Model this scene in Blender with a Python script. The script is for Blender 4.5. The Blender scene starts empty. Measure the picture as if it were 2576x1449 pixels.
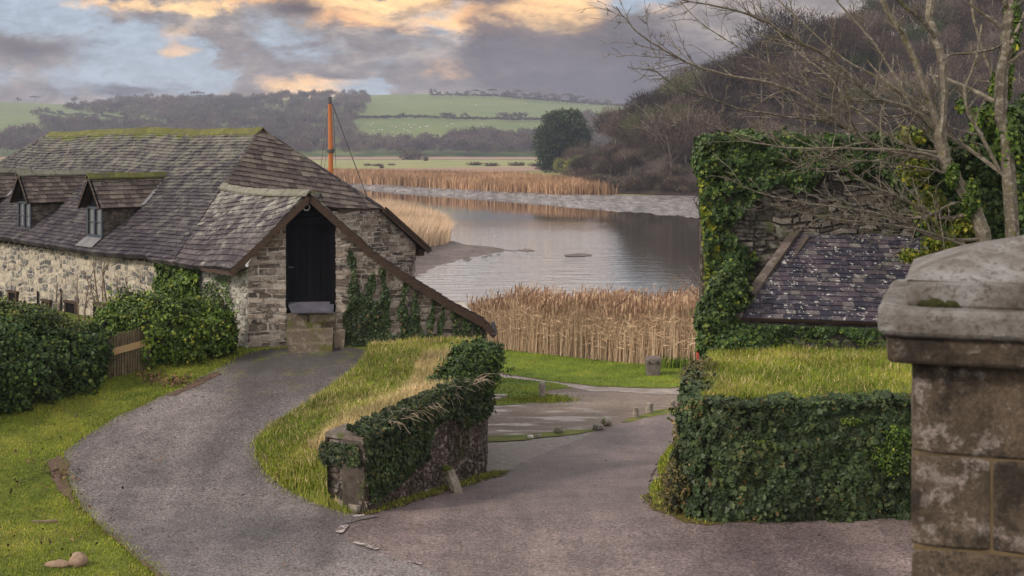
import bpy, math, random
import numpy as np
from mathutils import Vector
from mathutils.geometry import delaunay_2d_cdt

sc = bpy.context.scene
COL = sc.collection
K, CX, HY = 3200.0, 1288.0, 365.0           # focal length in survey pixels, centre column, eye-level row
R = np.random.default_rng(7)
random.seed(7)

def P(px, py, d):                             # a surveyed sight line at distance d -> point
    return np.array(((px-CX)/K*d, d, (HY-py)/K*d))

def nrm(a):
    a = np.asarray(a, float)
    return a/np.maximum(np.linalg.norm(a, axis=-1, keepdims=True), 1e-9)

def wav(x, y, s=0.0):                         # cheap smooth noise -1..1
    return (np.sin(x*1.7+y*2.3+s)+np.sin(x*3.1-y*1.3+s*2.1+1)+np.sin(-x*.9+y*4.7+s*.7+2)+np.sin(x*6.3+y*5.1+s*1.3)*.6
            + np.sin(x*11.7-y*9.1+s)*.4)/4.0

# ------------------------------------------------------------------ meshes
class Acc:
    def __init__(s):
        s.V=[]; s.L=[]; s.C=[]; s.T=[]; s.M=[]; s.n=0
    def add(s, V, F, tint=.5, mi=0):
        V=np.asarray(V,float).reshape(-1,3); F=np.asarray(F,int)
        if F.ndim==1: F=F[None]
        s.V.append(V); s.L.append((F+s.n).ravel()); s.C.append(np.full(len(F),F.shape[1]))
        s.T.append(np.broadcast_to(np.asarray(tint,float),(len(F),))); s.M.append(np.full(len(F),mi)); s.n+=len(V)
    def build(s, name, mats, parent=None, smooth=False):
        me=bpy.data.meshes.new(name)
        V=np.concatenate(s.V); L=np.concatenate(s.L); C=np.concatenate(s.C)
        me.vertices.add(len(V)); me.vertices.foreach_set('co',V.astype(np.float32).ravel())
        me.loops.add(len(L)); me.loops.foreach_set('vertex_index',L.astype(np.int32))
        me.polygons.add(len(C)); st=np.concatenate(([0],np.cumsum(C)[:-1]))
        me.polygons.foreach_set('loop_start',st.astype(np.int32)); me.polygons.foreach_set('loop_total',C.astype(np.int32))
        if not isinstance(mats,(list,tuple)): mats=[mats]
        for m in mats: me.materials.append(m)
        me.polygons.foreach_set('material_index',np.concatenate(s.M).astype(np.int32))
        me.update(calc_edges=True)
        a=me.attributes.new('tint','FLOAT','FACE'); a.data.foreach_set('value',np.concatenate(s.T).astype(np.float32))
        me.polygons.foreach_set('use_smooth',np.full(len(C),smooth))
        me.validate()
        o=bpy.data.objects.new(name,me); COL.objects.link(o)
        if parent is not None: o.parent=parent; o.matrix_parent_inverse=parent.matrix_basis.inverted()
        return o

def tag(o,label=None,cat=None,group=None,kind=None):
    for k,v in (('label',label),('category',cat),('group',group),('kind',kind)):
        if v: o[k]=v
    return o
def thing(name,loc,label,cat,group=None):
    o=bpy.data.objects.new(name,None); COL.objects.link(o); o.location=[float(v) for v in loc]; o.empty_display_size=.3
    return tag(o,label,cat,group)

BOXF=np.array([[0,3,2,1],[4,5,6,7],[0,1,5,4],[1,2,6,5],[2,3,7,6],[3,0,4,7]])
def box(acc,c,u,v,w,hu,hv,hw,tint=.5,mi=0,jit=0):
    c=np.asarray(c,float); u,v,w=[nrm(x) for x in (u,v,w)]
    V=np.array([c+a*hu*u+b*hv*v+e*hw*w for e in (-1,1) for a,b in ((-1,-1),(1,-1),(1,1),(-1,1))])
    if jit: V=V+R.normal(0,jit,V.shape)
    acc.add(V,BOXF,tint,mi)
XU,YU,ZU=np.eye(3)
def beam(acc,a,b,w,h,tint=.5,mi=0,up=ZU):
    a=np.asarray(a,float); b=np.asarray(b,float); d=b-a; L=np.linalg.norm(d); d=d/L
    s=nrm(np.cross(d,up)); t=np.cross(s,d)
    box(acc,(a+b)/2,d,s,t,L/2,w/2,h/2,tint,mi)
def tube(acc,pts,rad,sides=6,tint=.5,mi=0,cap=True):
    pts=np.asarray(pts,float); n=len(pts); rad=np.broadcast_to(np.asarray(rad,float),(n,))
    tg=np.gradient(pts,axis=0); tg=nrm(tg)
    ref=np.where(np.abs(tg[:,2:3])>.9,XU[None],ZU[None])
    a=nrm(np.cross(tg,ref)); b=np.cross(tg,a)
    th=np.linspace(0,2*math.pi,sides,endpoint=False)
    ring=pts[:,None]+rad[:,None,None]*(np.cos(th)[None,:,None]*a[:,None]+np.sin(th)[None,:,None]*b[:,None])
    i=np.arange(n-1)[:,None]*sides; j=np.arange(sides)[None]; k=(j+1)%sides
    F=np.stack([i+j,i+k,i+sides+k,i+sides+j],-1).reshape(-1,4)
    acc.add(ring.reshape(-1,3),F,tint,mi)
    if cap:
        acc.add(ring[0][::-1],np.arange(sides),tint,mi); acc.add(ring[-1],np.arange(sides),tint,mi)
def lathe(acc,c,prof,sides=16,tint=.5,mi=0,wob=0,sq=0):
    th=np.linspace(0,2*math.pi,sides,endpoint=False); V=[]
    for r,z in prof:
        rr=r*(1+wob*np.sin(th*3+z*4)+wob*.6*np.sin(th*5+1))
        if sq: rr=rr/np.maximum(np.abs(np.cos(th)),np.abs(np.sin(th)))**sq
        V.append(np.stack([c[0]+rr*np.cos(th),c[1]+rr*np.sin(th),np.full(sides,c[2]+z)],-1))
    n=len(prof); i=np.arange(n-1)[:,None]*sides; j=np.arange(sides)[None]; k=(j+1)%sides
    acc.add(np.concatenate(V),np.stack([i+j,i+k,i+sides+k,i+sides+j],-1).reshape(-1,4),tint,mi)
    acc.add(V[-1],np.arange(sides),tint,mi)
def rock(acc,c,r,seed=0,flat=.0,rough=.18,tint=.5,mi=0,n=10,box_=0):
    th=np.linspace(0,2*math.pi,2*n,endpoint=False); ph=np.linspace(-math.pi/2+.02,math.pi/2-.02,n)
    T,Q=np.meshgrid(th,ph); d=np.stack([np.cos(Q)*np.cos(T),np.cos(Q)*np.sin(T),np.sin(Q)],-1)
    if box_: d=d/np.maximum(np.max(np.abs(d),-1,keepdims=True),.01)**box_
    k=1+rough*wav(d[...,0]*1.3+seed,d[...,1]*1.3+d[...,2]*1.7,seed)+rough*.4*wav(d[...,0]*4,d[...,2]*4+d[...,1]*3,seed)
    V=np.array(c)+d*k[...,None]*np.array(r)
    i=np.arange(n-1)[:,None]*2*n; j=np.arange(2*n)[None]; kk=(j+1)%(2*n)
    acc.add(V.reshape(-1,3),np.stack([i+j,i+kk,i+2*n+kk,i+2*n+j],-1).reshape(-1,4),tint,mi)
    acc.add(V[-1],np.arange(2*n),tint,mi)

def clip(poly,cp):                            # Sutherland-Hodgman against convex ccw polygon
    out=list(poly)
    for i in range(len(cp)):
        a,b=cp[i],cp[(i+1)%len(cp)]; ex,ey=b[0]-a[0],b[1]-a[1]; inp=out; out=[]
        if not inp: return []
        for j in range(len(inp)):
            p,q=inp[j-1],inp[j]
            sp=ex*(p[1]-a[1])-ey*(p[0]-a[0]); sq=ex*(q[1]-a[1])-ey*(q[0]-a[0])
            if sq>=0:
                if sp<0: t=sp/(sp-sq); out.append((p[0]+t*(q[0]-p[0]),p[1]+t*(q[1]-p[1])))
                out.append(q)
            elif sp>=0: t=sp/(sp-sq); out.append((p[0]+t*(q[0]-p[0]),p[1]+t*(q[1]-p[1])))
    return out
def area(p): return .5*sum(p[i-1][0]*p[i][1]-p[i][0]*p[i-1][1] for i in range(len(p)))
def ccw(p): return list(p) if area(p)>0 else list(p)[::-1]

class Frame:                                   # flat frame on a wall or roof face
    def __init__(s,O,U,V):
        s.O=np.array(O,float); s.U=nrm(U); V=np.array(V,float); s.N=nrm(np.cross(s.U,V)); s.V=np.cross(s.N,s.U)
    def uv(s,p): d=np.asarray(p,float)-s.O; return (float(d@s.U),float(d@s.V))
    def pt(s,u,v,n=0): return s.O+u*s.U+v*s.V+n*s.N
def prism(acc,fr,poly,n0,n1,inset=1.0,jit=0,tint=.5,mi=0,warp=None,back=False):
    m=len(poly); cu=sum(p[0] for p in poly)/m; cv=sum(p[1] for p in poly)/m
    nn=n1 if callable(n1) else (lambda u,v:n1)
    A=[fr.pt(u,v,n0) for u,v in poly]
    B=[fr.pt(cu+(u-cu)*inset+R.normal(0,jit) if jit else cu+(u-cu)*inset, cv+(v-cv)*inset+(R.normal(0,jit) if jit else 0), nn(u,v)) for u,v in poly]
    V=np.array(A+B)
    if warp: V=warp(V)
    acc.add(V,np.arange(m,2*m),tint,mi)
    i=np.arange(m); k=(i+1)%m
    acc.add(V,np.stack([i,k,k+m,i+m],-1),tint,mi)
    if back: acc.add(V[:m],np.arange(m)[::-1],tint,mi)
def rubble(acc,fr,poly,hc=(.05,.16),lc=(.14,.55),gap=.012,dep=(.01,.045),mi=1,mort=0,seed=0,thick=.3,wave=.02):
    r=random.Random(seed); poly=ccw(poly)
    prism(acc,fr,poly,-thick,0,mi=mort,tint=.5,back=True)
    us=[p[0] for p in poly]; vs=[p[1] for p in poly]; v=min(vs)
    while v<max(vs):
        h=r.uniform(*hc)*r.choice((.7,1,1,1.3)); u=min(us)-r.uniform(0,.3)
        while u<max(us):
            l=r.uniform(*lc)*r.choice((.6,1,1.2))
            hh=h*r.choice((1,1,.92,.8)); du=r.uniform(-.01,.01)
            w=lambda uu:wave*math.sin(uu*2.3+v*3+seed)+wave*.5*math.sin(uu*7.1+v*2)
            cj=min(.03,h*.22); jj=lambda:r.uniform(-cj,cj)
            q=[(u+gap+jj(),v+gap*.8+w(u)+jj()*.6),(u+l*.5,v+gap*.5+w(u+l*.5)+jj()*.5),(u+l-gap+jj(),v+gap*.8+w(u+l)+jj()*.6),(u+l-gap*.8+du,v+hh*.5+w(u+l)),
               (u+l-gap+du+jj(),v+hh-gap*.4+w(u+l)+jj()*.6),(u+l*.45,v+hh-gap*.2+w(u+l*.45)+jj()*.5),(u+gap-du+jj(),v+hh-gap*.4+w(u)+jj()*.6)]
            c=clip(q,poly)
            if len(c)>2 and abs(area(c))>.0012 and r.random()>.03:
                d1=r.uniform(*dep)
                prism(acc,fr,c,-.01,d1,inset=.88,jit=.007,tint=r.random(),mi=mi)
            u+=l
        v+=h
def slates(acc,fr,poly,w=.27,e=.2,mi=1,slab=0,seed=0,warp=None,thick=.09,lift=.028):
    r=random.Random(seed); poly=ccw(poly)
    if not warp: prism(acc,fr,poly,-thick,0,mi=slab,tint=.3,back=True)
    us=[p[0] for p in poly]; vs=[p[1] for p in poly]; v=min(vs); row=0
    while v<max(vs):
        ew=e*r.uniform(.95,1.05); u=min(us)-(row%2)*w*.5-w*r.uniform(0,.15)
        while u<max(us):
            ww=w*r.uniform(.8,1.2); sl=r.uniform(-.012,.012); k=lift*r.uniform(.7,1.4)
            if r.random()<.025: sl-=.04
            q=[(u+.004,v+sl),(u+ww-.004,v+sl+r.uniform(-.006,.006)),(u+ww-.004,v+ew+.004),(u+.004,v+ew+.004)]
            c=clip(q,poly)
            if len(c)>2 and abs(area(c))>.0006:
                v0=v
                prism(acc,fr,c,-.14 if warp else 0,lambda a,b,v0=v0,k=k,ew=ew:.004+k*max(0,1-(b-v0)/ew),tint=r.random(),mi=mi,warp=warp)
            u+=ww
        v+=ew; row+=1

# leaves, blades, slivers -------------------------------------------------
IVY=np.array([(-.45,0),(-.32,.42),(.02,.3),(.16,.5),(.6,0),(.16,-.5),(.02,-.3),(-.32,-.42)])
OVAL=np.array([(-.5,0),(-.1,.28),(.3,.2),(.6,0),(.3,-.2),(-.1,-.28)])
def leaves(acc,Pt,N,size,shape=IVY,jit=.55,droop=.9,tint=None,mi=0,sj=.35):
    n=len(Pt)
    if n==0: return
    N=nrm(N+R.normal(0,jit,(n,3)))
    a=np.array([0,0,-droop])+R.normal(0,.55,(n,3)); a=nrm(a-N*(a*N).sum(-1,keepdims=True)); b=np.cross(N,a)
    s=(size*(1+R.uniform(-sj,sj*1.3,n)*1.35))[:,None,None]
    m=len(shape); fold=.25*np.abs(shape[:,1])+.0
    V=Pt[:,None]+s*(shape[None,:,0:1]*a[:,None]+shape[None,:,1:2]*b[:,None]+(fold[None,:,None]-.08*shape[None,:,0:1])*N[:,None])
    t=R.uniform(0,1,n) if tint is None else tint
    acc.add(V.reshape(-1,3),np.arange(n*m).reshape(n,m),t,mi)
def blades(acc,B,h,w,lean=.35,tint=None,mi=0,dirv=None):
    n=len(B); h=np.broadcast_to(h,(n,)); th=R.uniform(0,math.tau,n)
    s=np.stack([np.cos(th),np.sin(th),0*th],-1); l=nrm(np.stack([R.normal(0,1,n),R.normal(0,1,n),0*th],-1))*(lean*np.abs(R.normal(0,1,n)))[:,None]
    if dirv is not None: l=l+np.array(dirv)
    up=np.array([0,0,1.])
    mid=B+h[:,None]*(.55*up+.3*l); tip=B+h[:,None]*(nrm(up*.9+l*1.1))
    hw=(w*R.uniform(.7,1.4,n)/2)[:,None]
    V=np.stack([B-s*hw,B+s*hw,mid+s*hw*.75,tip,mid-s*hw*.75],1)
    t=R.uniform(0,1,n) if tint is None else tint
    I=np.arange(n*5).reshape(n,5); acc.add(V.reshape(-1,3),I[:,[0,1,2,4]],t,mi); acc.add(np.zeros((0,3)),I[:,[2,3,4]]-n*5,t,mi)
def lump_pts(lumps,n,shell=(.92,1.08),rough=.12,seed=0):
    L=np.array(lumps,float); ar=(L[:,3]*L[:,4]+L[:,4]*L[:,5]+L[:,3]*L[:,5]); pr=ar/ar.sum()
    i=R.choice(len(L),n,p=pr); d=nrm(R.normal(0,1,(n,3)))
    q=R.uniform(shell[0],shell[1],n)*(1+rough*wav(d[:,0]*2.5+i,d[:,1]*2.5+d[:,2]*2.9,seed)*1.6)
    p=L[i,:3]+d*q[:,None]*L[i,3:6]; N=nrm(d/L[i,3:6])
    ok=np.ones(n,bool)
    for k,l in enumerate(L):
        ins=(((p-l[:3])/(l[3:6]*.82))**2).sum(-1)<1
        ok&=~(ins&(i!=k))
    return p[ok],N[ok]
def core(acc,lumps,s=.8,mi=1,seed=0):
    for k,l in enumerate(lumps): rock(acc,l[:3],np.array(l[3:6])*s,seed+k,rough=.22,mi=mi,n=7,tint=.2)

# terrain helpers ---------------------------------------------------------
def sm(x,a,b):
    t=np.clip((x-a)/(b-a),0,1); return t*t*(3-2*t)
def near(x,d):                                 # bank that carries the camera down to the lane level
    return np.maximum(-7.0,np.minimum(-1.8,-.37*d-.1))
def zramp(x,d):
    s=np.where(d<25.7,np.clip(d-23.7,0,2)**2/4,np.clip(d-24.7,0,9.3))
    return np.maximum(near(x,d),-7+.161*s)
def zlow(x,d):
    s=np.where(d<25.4,np.clip(d-23.4,0,2)**2/4,np.clip(d-24.4,0,15.0))
    s=np.where(d>36,11.6+(1-np.exp(-(np.maximum(d,36)-36)/4.2))*4.2,s)
    z=-7-.140*s-.1*sm(d,42,52)
    z=z-1.7*sm(d,57,66)
    return np.where(d<19,np.maximum(near(x,d),z),z)
def hit(px,py,fn,d0=15,d1=90,step=.25):
    u=(px-CX)/K; v=(HY-py)/K; d=d0
    while d<d1:
        if v*d<=float(fn(u*d,d)):
            a,b=d-step,d
            for _ in range(12):
                m=(a+b)/2
                if v*m<=float(fn(u*m,m)): b=m
                else: a=m
            return np.array((u*b,b,v*b))
        d+=step
    return np.array((u*d1,d1,float(fn(u*d1,d1))))
def resample(pts,step,closed=True,jit=0):
    pts=[np.array(p,float) for p in pts]; out=[]; n=len(pts)
    for i in range(n if closed else n-1):
        a,b=pts[i],pts[(i+1)%n]; m=max(1,int(np.linalg.norm(b-a)/step))
        for k in range(m): out.append(a+(b-a)*k/m)
    if not closed: out.append(pts[-1])
    out=np.array(out)
    if jit: out=out+jit*np.stack([wav(out[:,0]*1.3,out[:,1]*1.3,1),wav(out[:,0]*1.3,out[:,1]*1.3,5)],-1)+R.normal(0,jit*.25,out.shape)
    return out
def inpoly(x,y,poly):
    poly=np.asarray(poly); c=np.zeros(np.shape(x),bool); n=len(poly); j=n-1
    for i in range(n):
        xi,yi=poly[i][:2]; xj,yj=poly[j][:2]
        t=((yi>y)!=(yj>y))&(x<(xj-xi)*(y-yi)/((yj-yi) if yj!=yi else 1e-9)+xi); c^=t; j=i
    return c
def sheet(name,poly,zf,mat,step=.5,off=0,jit=0,parent=None,bstep=None):
    B=resample(poly,bstep or step,True,jit)
    x0,y0=B.min(0); x1,y1=B.max(0)
    gx,gy=np.meshgrid(np.arange(x0,x1,step),np.arange(y0,y1,step)); gx=gx.ravel()+.013; gy=gy.ravel()+.017
    ok=inpoly(gx,gy,B)
    I=np.stack([gx[ok],gy[ok]],-1)
    allp=[Vector((float(a),float(b))) for a,b in np.concatenate([B,I])]
    nb=len(B); r=delaunay_2d_cdt(allp,[],[list(range(nb))],1,1e-5)
    vs=np.array([(v.x,v.y) for v in r[0]]); F=np.array([f for f in r[2] if len(f)==3])
    V=np.stack([vs[:,0],vs[:,1],zf(vs[:,0],vs[:,1])+off],-1)
    acc=Acc(); acc.add(V,F)
    return acc.build(name,mat,parent,smooth=True)
def scatter(poly,n):
    poly=np.asarray(poly); x0,y0=poly[:,:2].min(0); x1,y1=poly[:,:2].max(0); out=[]
    m=0
    while m<n:
        x=R.uniform(x0,x1,n*2); y=R.uniform(y0,y1,n*2); k=inpoly(x,y,poly); out.append(np.stack([x[k],y[k]],-1)); m+=k.sum()
        if k.sum()==0: break
    return np.concatenate(out)[:n]

# ------------------------------------------------------------------ materials
class NT:
    def __init__(s,name):
        s.m=bpy.data.materials.new(name); s.m.use_nodes=True; s.t=s.m.node_tree; s.t.nodes.clear()
        s.out=s.t.nodes.new('ShaderNodeOutputMaterial'); s.b=s.n('BsdfPrincipled'); s.lk(s.b,s.out.inputs[0])
    def n(s,typ,**kw):
        n=s.t.nodes.new('ShaderNode'+typ)
        for k,v in kw.items():
            if hasattr(n,k) and not k[0].isupper(): setattr(n,k,v)
        return n
    def lk(s,a,b):
        s.t.links.new(a.outputs[0] if hasattr(a,'outputs') else a,b)
    def setin(s,sock,v):
        if v is None: return
        if hasattr(v,'outputs') or hasattr(v,'links'): s.lk(v,sock)
        else:
            if isinstance(v,(tuple,list)) and len(v)==3 and sock.type=='RGBA': v=(*v,1)
            sock.default_value=v
    def math(s,op,a,b=None,c=None,clamp=False):
        n=s.n('Math'); n.operation=op; n.use_clamp=clamp
        for i,v in enumerate((a,b,c)):
            if v is not None: s.setin(n.inputs[i],v)
        return n
    def mix(s,f,a,b,mode='MIX'):
        n=s.n('Mix'); n.data_type='RGBA'; n.blend_type=mode
        s.setin(n.inputs[0],f); s.setin(n.inputs[6],a); s.setin(n.inputs[7],b)
        return n.outputs[2]
    def noise(s,scale,detail=4,rough=.6,vec=None,sc=None):
        n=s.n('TexNoise'); n.inputs['Scale'].default_value=scale; n.inputs['Detail'].default_value=detail; n.inputs['Roughness'].default_value=rough
        co=s.co() if vec is None else vec
        if sc is not None:
            m=s.n('Mapping'); m.inputs['Scale'].default_value=sc; s.lk(co,m.inputs[0]); co=m
        s.lk(co,n.inputs['Vector']); return n.outputs[0]
    def vor(s,scale,sc=None,feature='F1'):
        n=s.n('TexVoronoi'); n.inputs['Scale'].default_value=scale; n.feature=feature
        co=s.co()
        if sc is not None:
            m=s.n('Mapping'); m.inputs['Scale'].default_value=sc; s.lk(co,m.inputs[0]); co=m.outputs[0]
        s.lk(co,n.inputs['Vector']); return n
    def co(s):
        g=s.n('NewGeometry'); return g.outputs['Position']
    def ramp(s,f,stops,interp='LINEAR'):
        n=s.n('ValToRGB'); e=n.color_ramp.elements; n.color_ramp.interpolation=interp
        while len(e)<len(stops): e.new(.5)
        for i,(p,c) in enumerate(stops):
            e[i].position=p; e[i].color=(*c,1) if len(c)==3 else c
        s.setin(n.inputs[0],f); return n.outputs[0]
    def step(s,f,a,b):
        n=s.n('MapRange'); n.interpolation_type='SMOOTHSTEP'; s.setin(n.inputs[0],f); n.inputs[1].default_value=a; n.inputs[2].default_value=b
        return n.outputs[0]
    def attr(s,name='tint'):
        n=s.n('Attribute'); n.attribute_name=name; return n.outputs['Fac']
    def bump(s,h,dist=.02,strength=.6):
        n=s.n('Bump'); n.inputs['Distance'].default_value=dist; n.inputs['Strength'].default_value=strength; s.lk(h,n.inputs['Height'])
        s.lk(n,s.b.inputs['Normal'])
    def fin(s,col,rough=.8,spec=.3,**kw):
        s.setin(s.b.inputs['Base Color'],col); s.setin(s.b.inputs['Roughness'],rough); s.b.inputs['Specular IOR Level'].default_value=spec
        for k,v in kw.items(): s.setin(s.b.inputs[k],v)
        return s.m
def mono(v): return (v,v,v)
def M_simple(name,c1,c2,scale=6,rough=.85,spec=.25,bump=.01,sc=None,c3=None):
    t=NT(name); f=t.noise(scale,6,.65,sc=sc); st=[(.3,c1),(.7,c2)]
    if c3: st=[(.3,c1),(.55,c2),(.72,c3)]
    c=t.ramp(f,st)
    c=t.mix(.5,c,t.ramp(t.attr(),[(0,mono(.62)),(1,mono(1.25))]),'MULTIPLY') 
    if bump: t.bump(t.noise(scale*5,4,.7,sc=sc),bump)
    return t.fin(c,rough,spec)
def M_leaf(name,stops,rough=.42,spec=.5,scale=.8):
    spec=min(spec,.22); rough=max(rough,.5)
    t=NT(name); c=t.ramp(t.attr(),stops)
    v=t.ramp(t.noise(scale,3,.6),[(.3,mono(.6)),(.7,mono(1.35))])
    c=t.mix(1,c,v,'MULTIPLY'); t.m.use_backface_culling=False
    return t.fin(c,rough,spec)
def M_stone(name,stops,lich=None,lamt=.6,moss=None,rough=.85,scale=1.2):
    t=NT(name); c=t.ramp(t.attr(),stops)
    c=t.mix(1,c,t.ramp(t.noise(14,6,.7),[(.25,mono(.6)),(.75,mono(1.4))]),'MULTIPLY')
    if lich:
        c=t.mix(t.math('MULTIPLY',t.step(t.noise(scale*3,8,.72),.5,.6),lamt),c,lich)
    if moss: c=t.mix(t.math('MULTIPLY',t.step(t.noise(scale,5,.7),.54,.66),.8),c,moss)
    t.bump(t.noise(30,6,.7),.02,.8)
    return t.fin(c,rough,.25)

m_mortar=M_simple('mortar',(.30,.265,.235),(.52,.465,.42),8)
m_mortar_pale=M_simple('pale_lime_mortar',(.25,.225,.19),(.42,.38,.325),3)
m_mortar_dark=M_simple('dark_mortar',(.035,.03,.026),(.1,.08,.065),8)
m_stone=M_stone('slatestone',[(0,(.04,.033,.03)),(.3,(.095,.075,.06)),(.6,(.17,.138,.112)),(.85,(.33,.285,.245)),(1,(.13,.09,.06))],lich=(.44,.41,.37),lamt=.5)
m_stone_pale=M_stone('pale_rubble',[(0,(.05,.054,.062)),(.35,(.12,.117,.115)),(.6,(.30,.265,.21)),(.85,(.40,.355,.28)),(1,(.14,.12,.10))],lich=(.5,.46,.38),lamt=.55,scale=.7)
m_stone_white=M_stone('whitewashed_stone',[(0,(.20,.20,.175)),(.6,(.36,.36,.31)),(1,(.15,.14,.12))],lich=(.5,.52,.46),lamt=.6,moss=(.2,.24,.12))
m_stone_dark=M_stone('dark_wall_stone',[(0,(.03,.026,.024)),(.5,(.075,.06,.05)),(1,(.14,.11,.095))],lich=(.32,.3,.29),lamt=.3,moss=(.06,.075,.015))
m_stone_ruin=M_stone('ruin_stone',[(0,(.03,.027,.024)),(.5,(.07,.062,.053)),(1,(.15,.135,.12))],lich=(.34,.33,.31),lamt=.35,moss=(.05,.07,.015))

def M_slate(name,stops,lich,l0,l1,top=None,streak=.35,amt=.75,ls=2.2):
    t=NT(name); c=t.ramp(t.attr(),stops)
    c=t.mix(1,c,t.ramp(t.noise(9,6,.75),[(.25,mono(.65)),(.75,mono(1.4))]),'MULTIPLY')
    f=t.math('ADD',t.noise(ls,9,.78),t.math('MULTIPLY',t.noise(13,4,.7),.25))
    if top:                                   # lichen and moss grow thicker towards the ridge
        s=t.n('SeparateXYZ'); t.lk(t.co(),s.inputs[0]); g=t.n('MapRange'); t.lk(s.outputs[2],g.inputs[0])
        g.inputs[1].default_value=top[0]; g.inputs[2].default_value=top[1]; g.inputs[3].default_value=-.04; g.inputs[4].default_value=.12
        f=t.math('ADD',f,g)
    c=t.mix(t.math('MULTIPLY',t.step(f,l0,l1),amt),c,lich)
    c=t.mix(t.math('MULTIPLY',t.step(t.noise(.8,5,.7,sc=(1.5,1.5,.25)),.5,.7),streak),c,(.13,.122,.11))
    if top:
        q=t.math('ADD',t.noise(1.6,6,.75),t.math('MULTIPLY',t.step(s.outputs[2],top[1]-.75,top[1]+.1),.3))
        c=t.mix(t.math('MULTIPLY',t.step(q,.72,.84),.85),c,(.10,.12,.012))
    t.bump(t.noise(40,5,.7),.008,.6)
    return t.fin(c,.7,.15)
m_slate=M_slate('barn_slate',[(0,(.022,.019,.026)),(.4,(.038,.032,.042)),(.8,(.055,.047,.056)),(1,(.085,.075,.08))],(.21,.21,.165),.62,.86,top=(-3.3,.45))
m_slate_hip=M_slate('weathered_slate',[(0,(.065,.052,.048)),(.5,(.10,.08,.072)),(1,(.155,.13,.11))],(.30,.275,.22),.66,.85,streak=.2)
m_slate_porch=M_slate('porch_slate',[(0,(.03,.025,.03)),(.5,(.052,.043,.05)),(1,(.09,.077,.08))],(.36,.36,.31),.66,.86,top=(-4.5,-1.2))
m_slate_blue=M_slate('purple_slate',[(0,(.022,.022,.034)),(.35,(.038,.036,.052)),(.7,(.06,.048,.062)),(.9,(.09,.08,.09)),(1,(.14,.13,.125))],(.55,.56,.53),.725,.75,streak=.25,amt=.9,ls=6.5)
m_ridge=M_simple('mossy_ridge_tile',(.08,.075,.055),(.10,.105,.02),4,c3=(.20,.185,.14))
m_ridge2=M_simple('lichened_ridge_mortar',(.09,.088,.07),(.19,.185,.15),5,c3=(.09,.10,.03))
m_wood_dk=M_simple('weathered_brown_board',(.028,.018,.013),(.07,.045,.032),5,sc=(1,1,6))
m_black=M_simple('black_painted_board',(.003,.003,.004),(.007,.007,.009),4,rough=.8,spec=.08,bump=.004)
m_frame=M_simple('slate_blue_paint',(.03,.036,.05),(.05,.06,.08),4,rough=.5,bump=0)
m_lead=M_simple('lead_flashing',(.10,.10,.11),(.20,.20,.21),3)
t=NT('window_glass'); m_glass=t.fin((.09,.10,.11),.08,.8)
t=NT('dark_opening'); m_dark=t.fin((.006,.006,.006),.9,.1)
m_white=M_simple('white_vent_paint',(.6,.58,.55),(.75,.73,.7),4,bump=0)
m_timber_new=M_simple('pale_new_timber',(.30,.20,.10),(.42,.30,.16),3,sc=(8,8,1))
m_timber_old=M_simple('old_grey_paling',(.055,.045,.025),(.17,.13,.08),3,sc=(6,6,1))

m_ivy=M_leaf('ivy_leaf',[(0,(.012,.023,.009)),(.5,(.030,.060,.016)),(.85,(.068,.115,.022)),(1,(.15,.18,.03))],rough=.48,spec=.3)
m_ivy_dk=M_leaf('dark_ivy_leaf',[(0,(.012,.020,.010)),(.6,(.033,.055,.020)),(.93,(.062,.09,.026)),(1,(.12,.08,.03))],rough=.46,spec=.32)
m_ivy_br=M_leaf('bright_ivy_leaf',[(0,(.02,.04,.008)),(.45,(.06,.11,.015)),(.85,(.13,.19,.02)),(1,(.27,.26,.03))],rough=.4)
m_ivy_yel=M_leaf('yellow_green_ivy_leaf',[(0,(.05,.08,.01)),(.5,(.14,.18,.018)),(1,(.33,.30,.03))],rough=.45)
m_hedge=M_leaf('hedge_leaf',[(0,(.02,.035,.01)),(.5,(.055,.085,.016)),(.85,(.12,.15,.025)),(1,(.2,.16,.05))],rough=.42)
m_stem=M_simple('ivy_stem',(.03,.022,.015),(.07,.055,.035),6)
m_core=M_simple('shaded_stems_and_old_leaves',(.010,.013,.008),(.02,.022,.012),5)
m_grass=M_leaf('grass_blade',[(0,(.07,.105,.010)),(.45,(.165,.225,.018)),(.8,(.28,.31,.028)),(1,(.42,.34,.09))],rough=.6,spec=.25,scale=.9)
m_grass_dry=M_leaf('dry_grass_blade',[(0,(.20,.19,.06)),(.5,(.40,.32,.15)),(1,(.60,.46,.26))],rough=.7,spec=.2)
m_reed=M_leaf('reed_stem',[(0,(.31,.21,.13)),(.5,(.55,.405,.27)),(.85,(.72,.56,.40)),(1,(.24,.145,.095))],rough=.7,spec=.2,scale=.12)
m_reed_far=M_leaf('far_reed',[(0,(.20,.115,.065)),(.5,(.34,.21,.125)),(1,(.46,.31,.19))],rough=.8,spec=.1,scale=.06)

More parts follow.
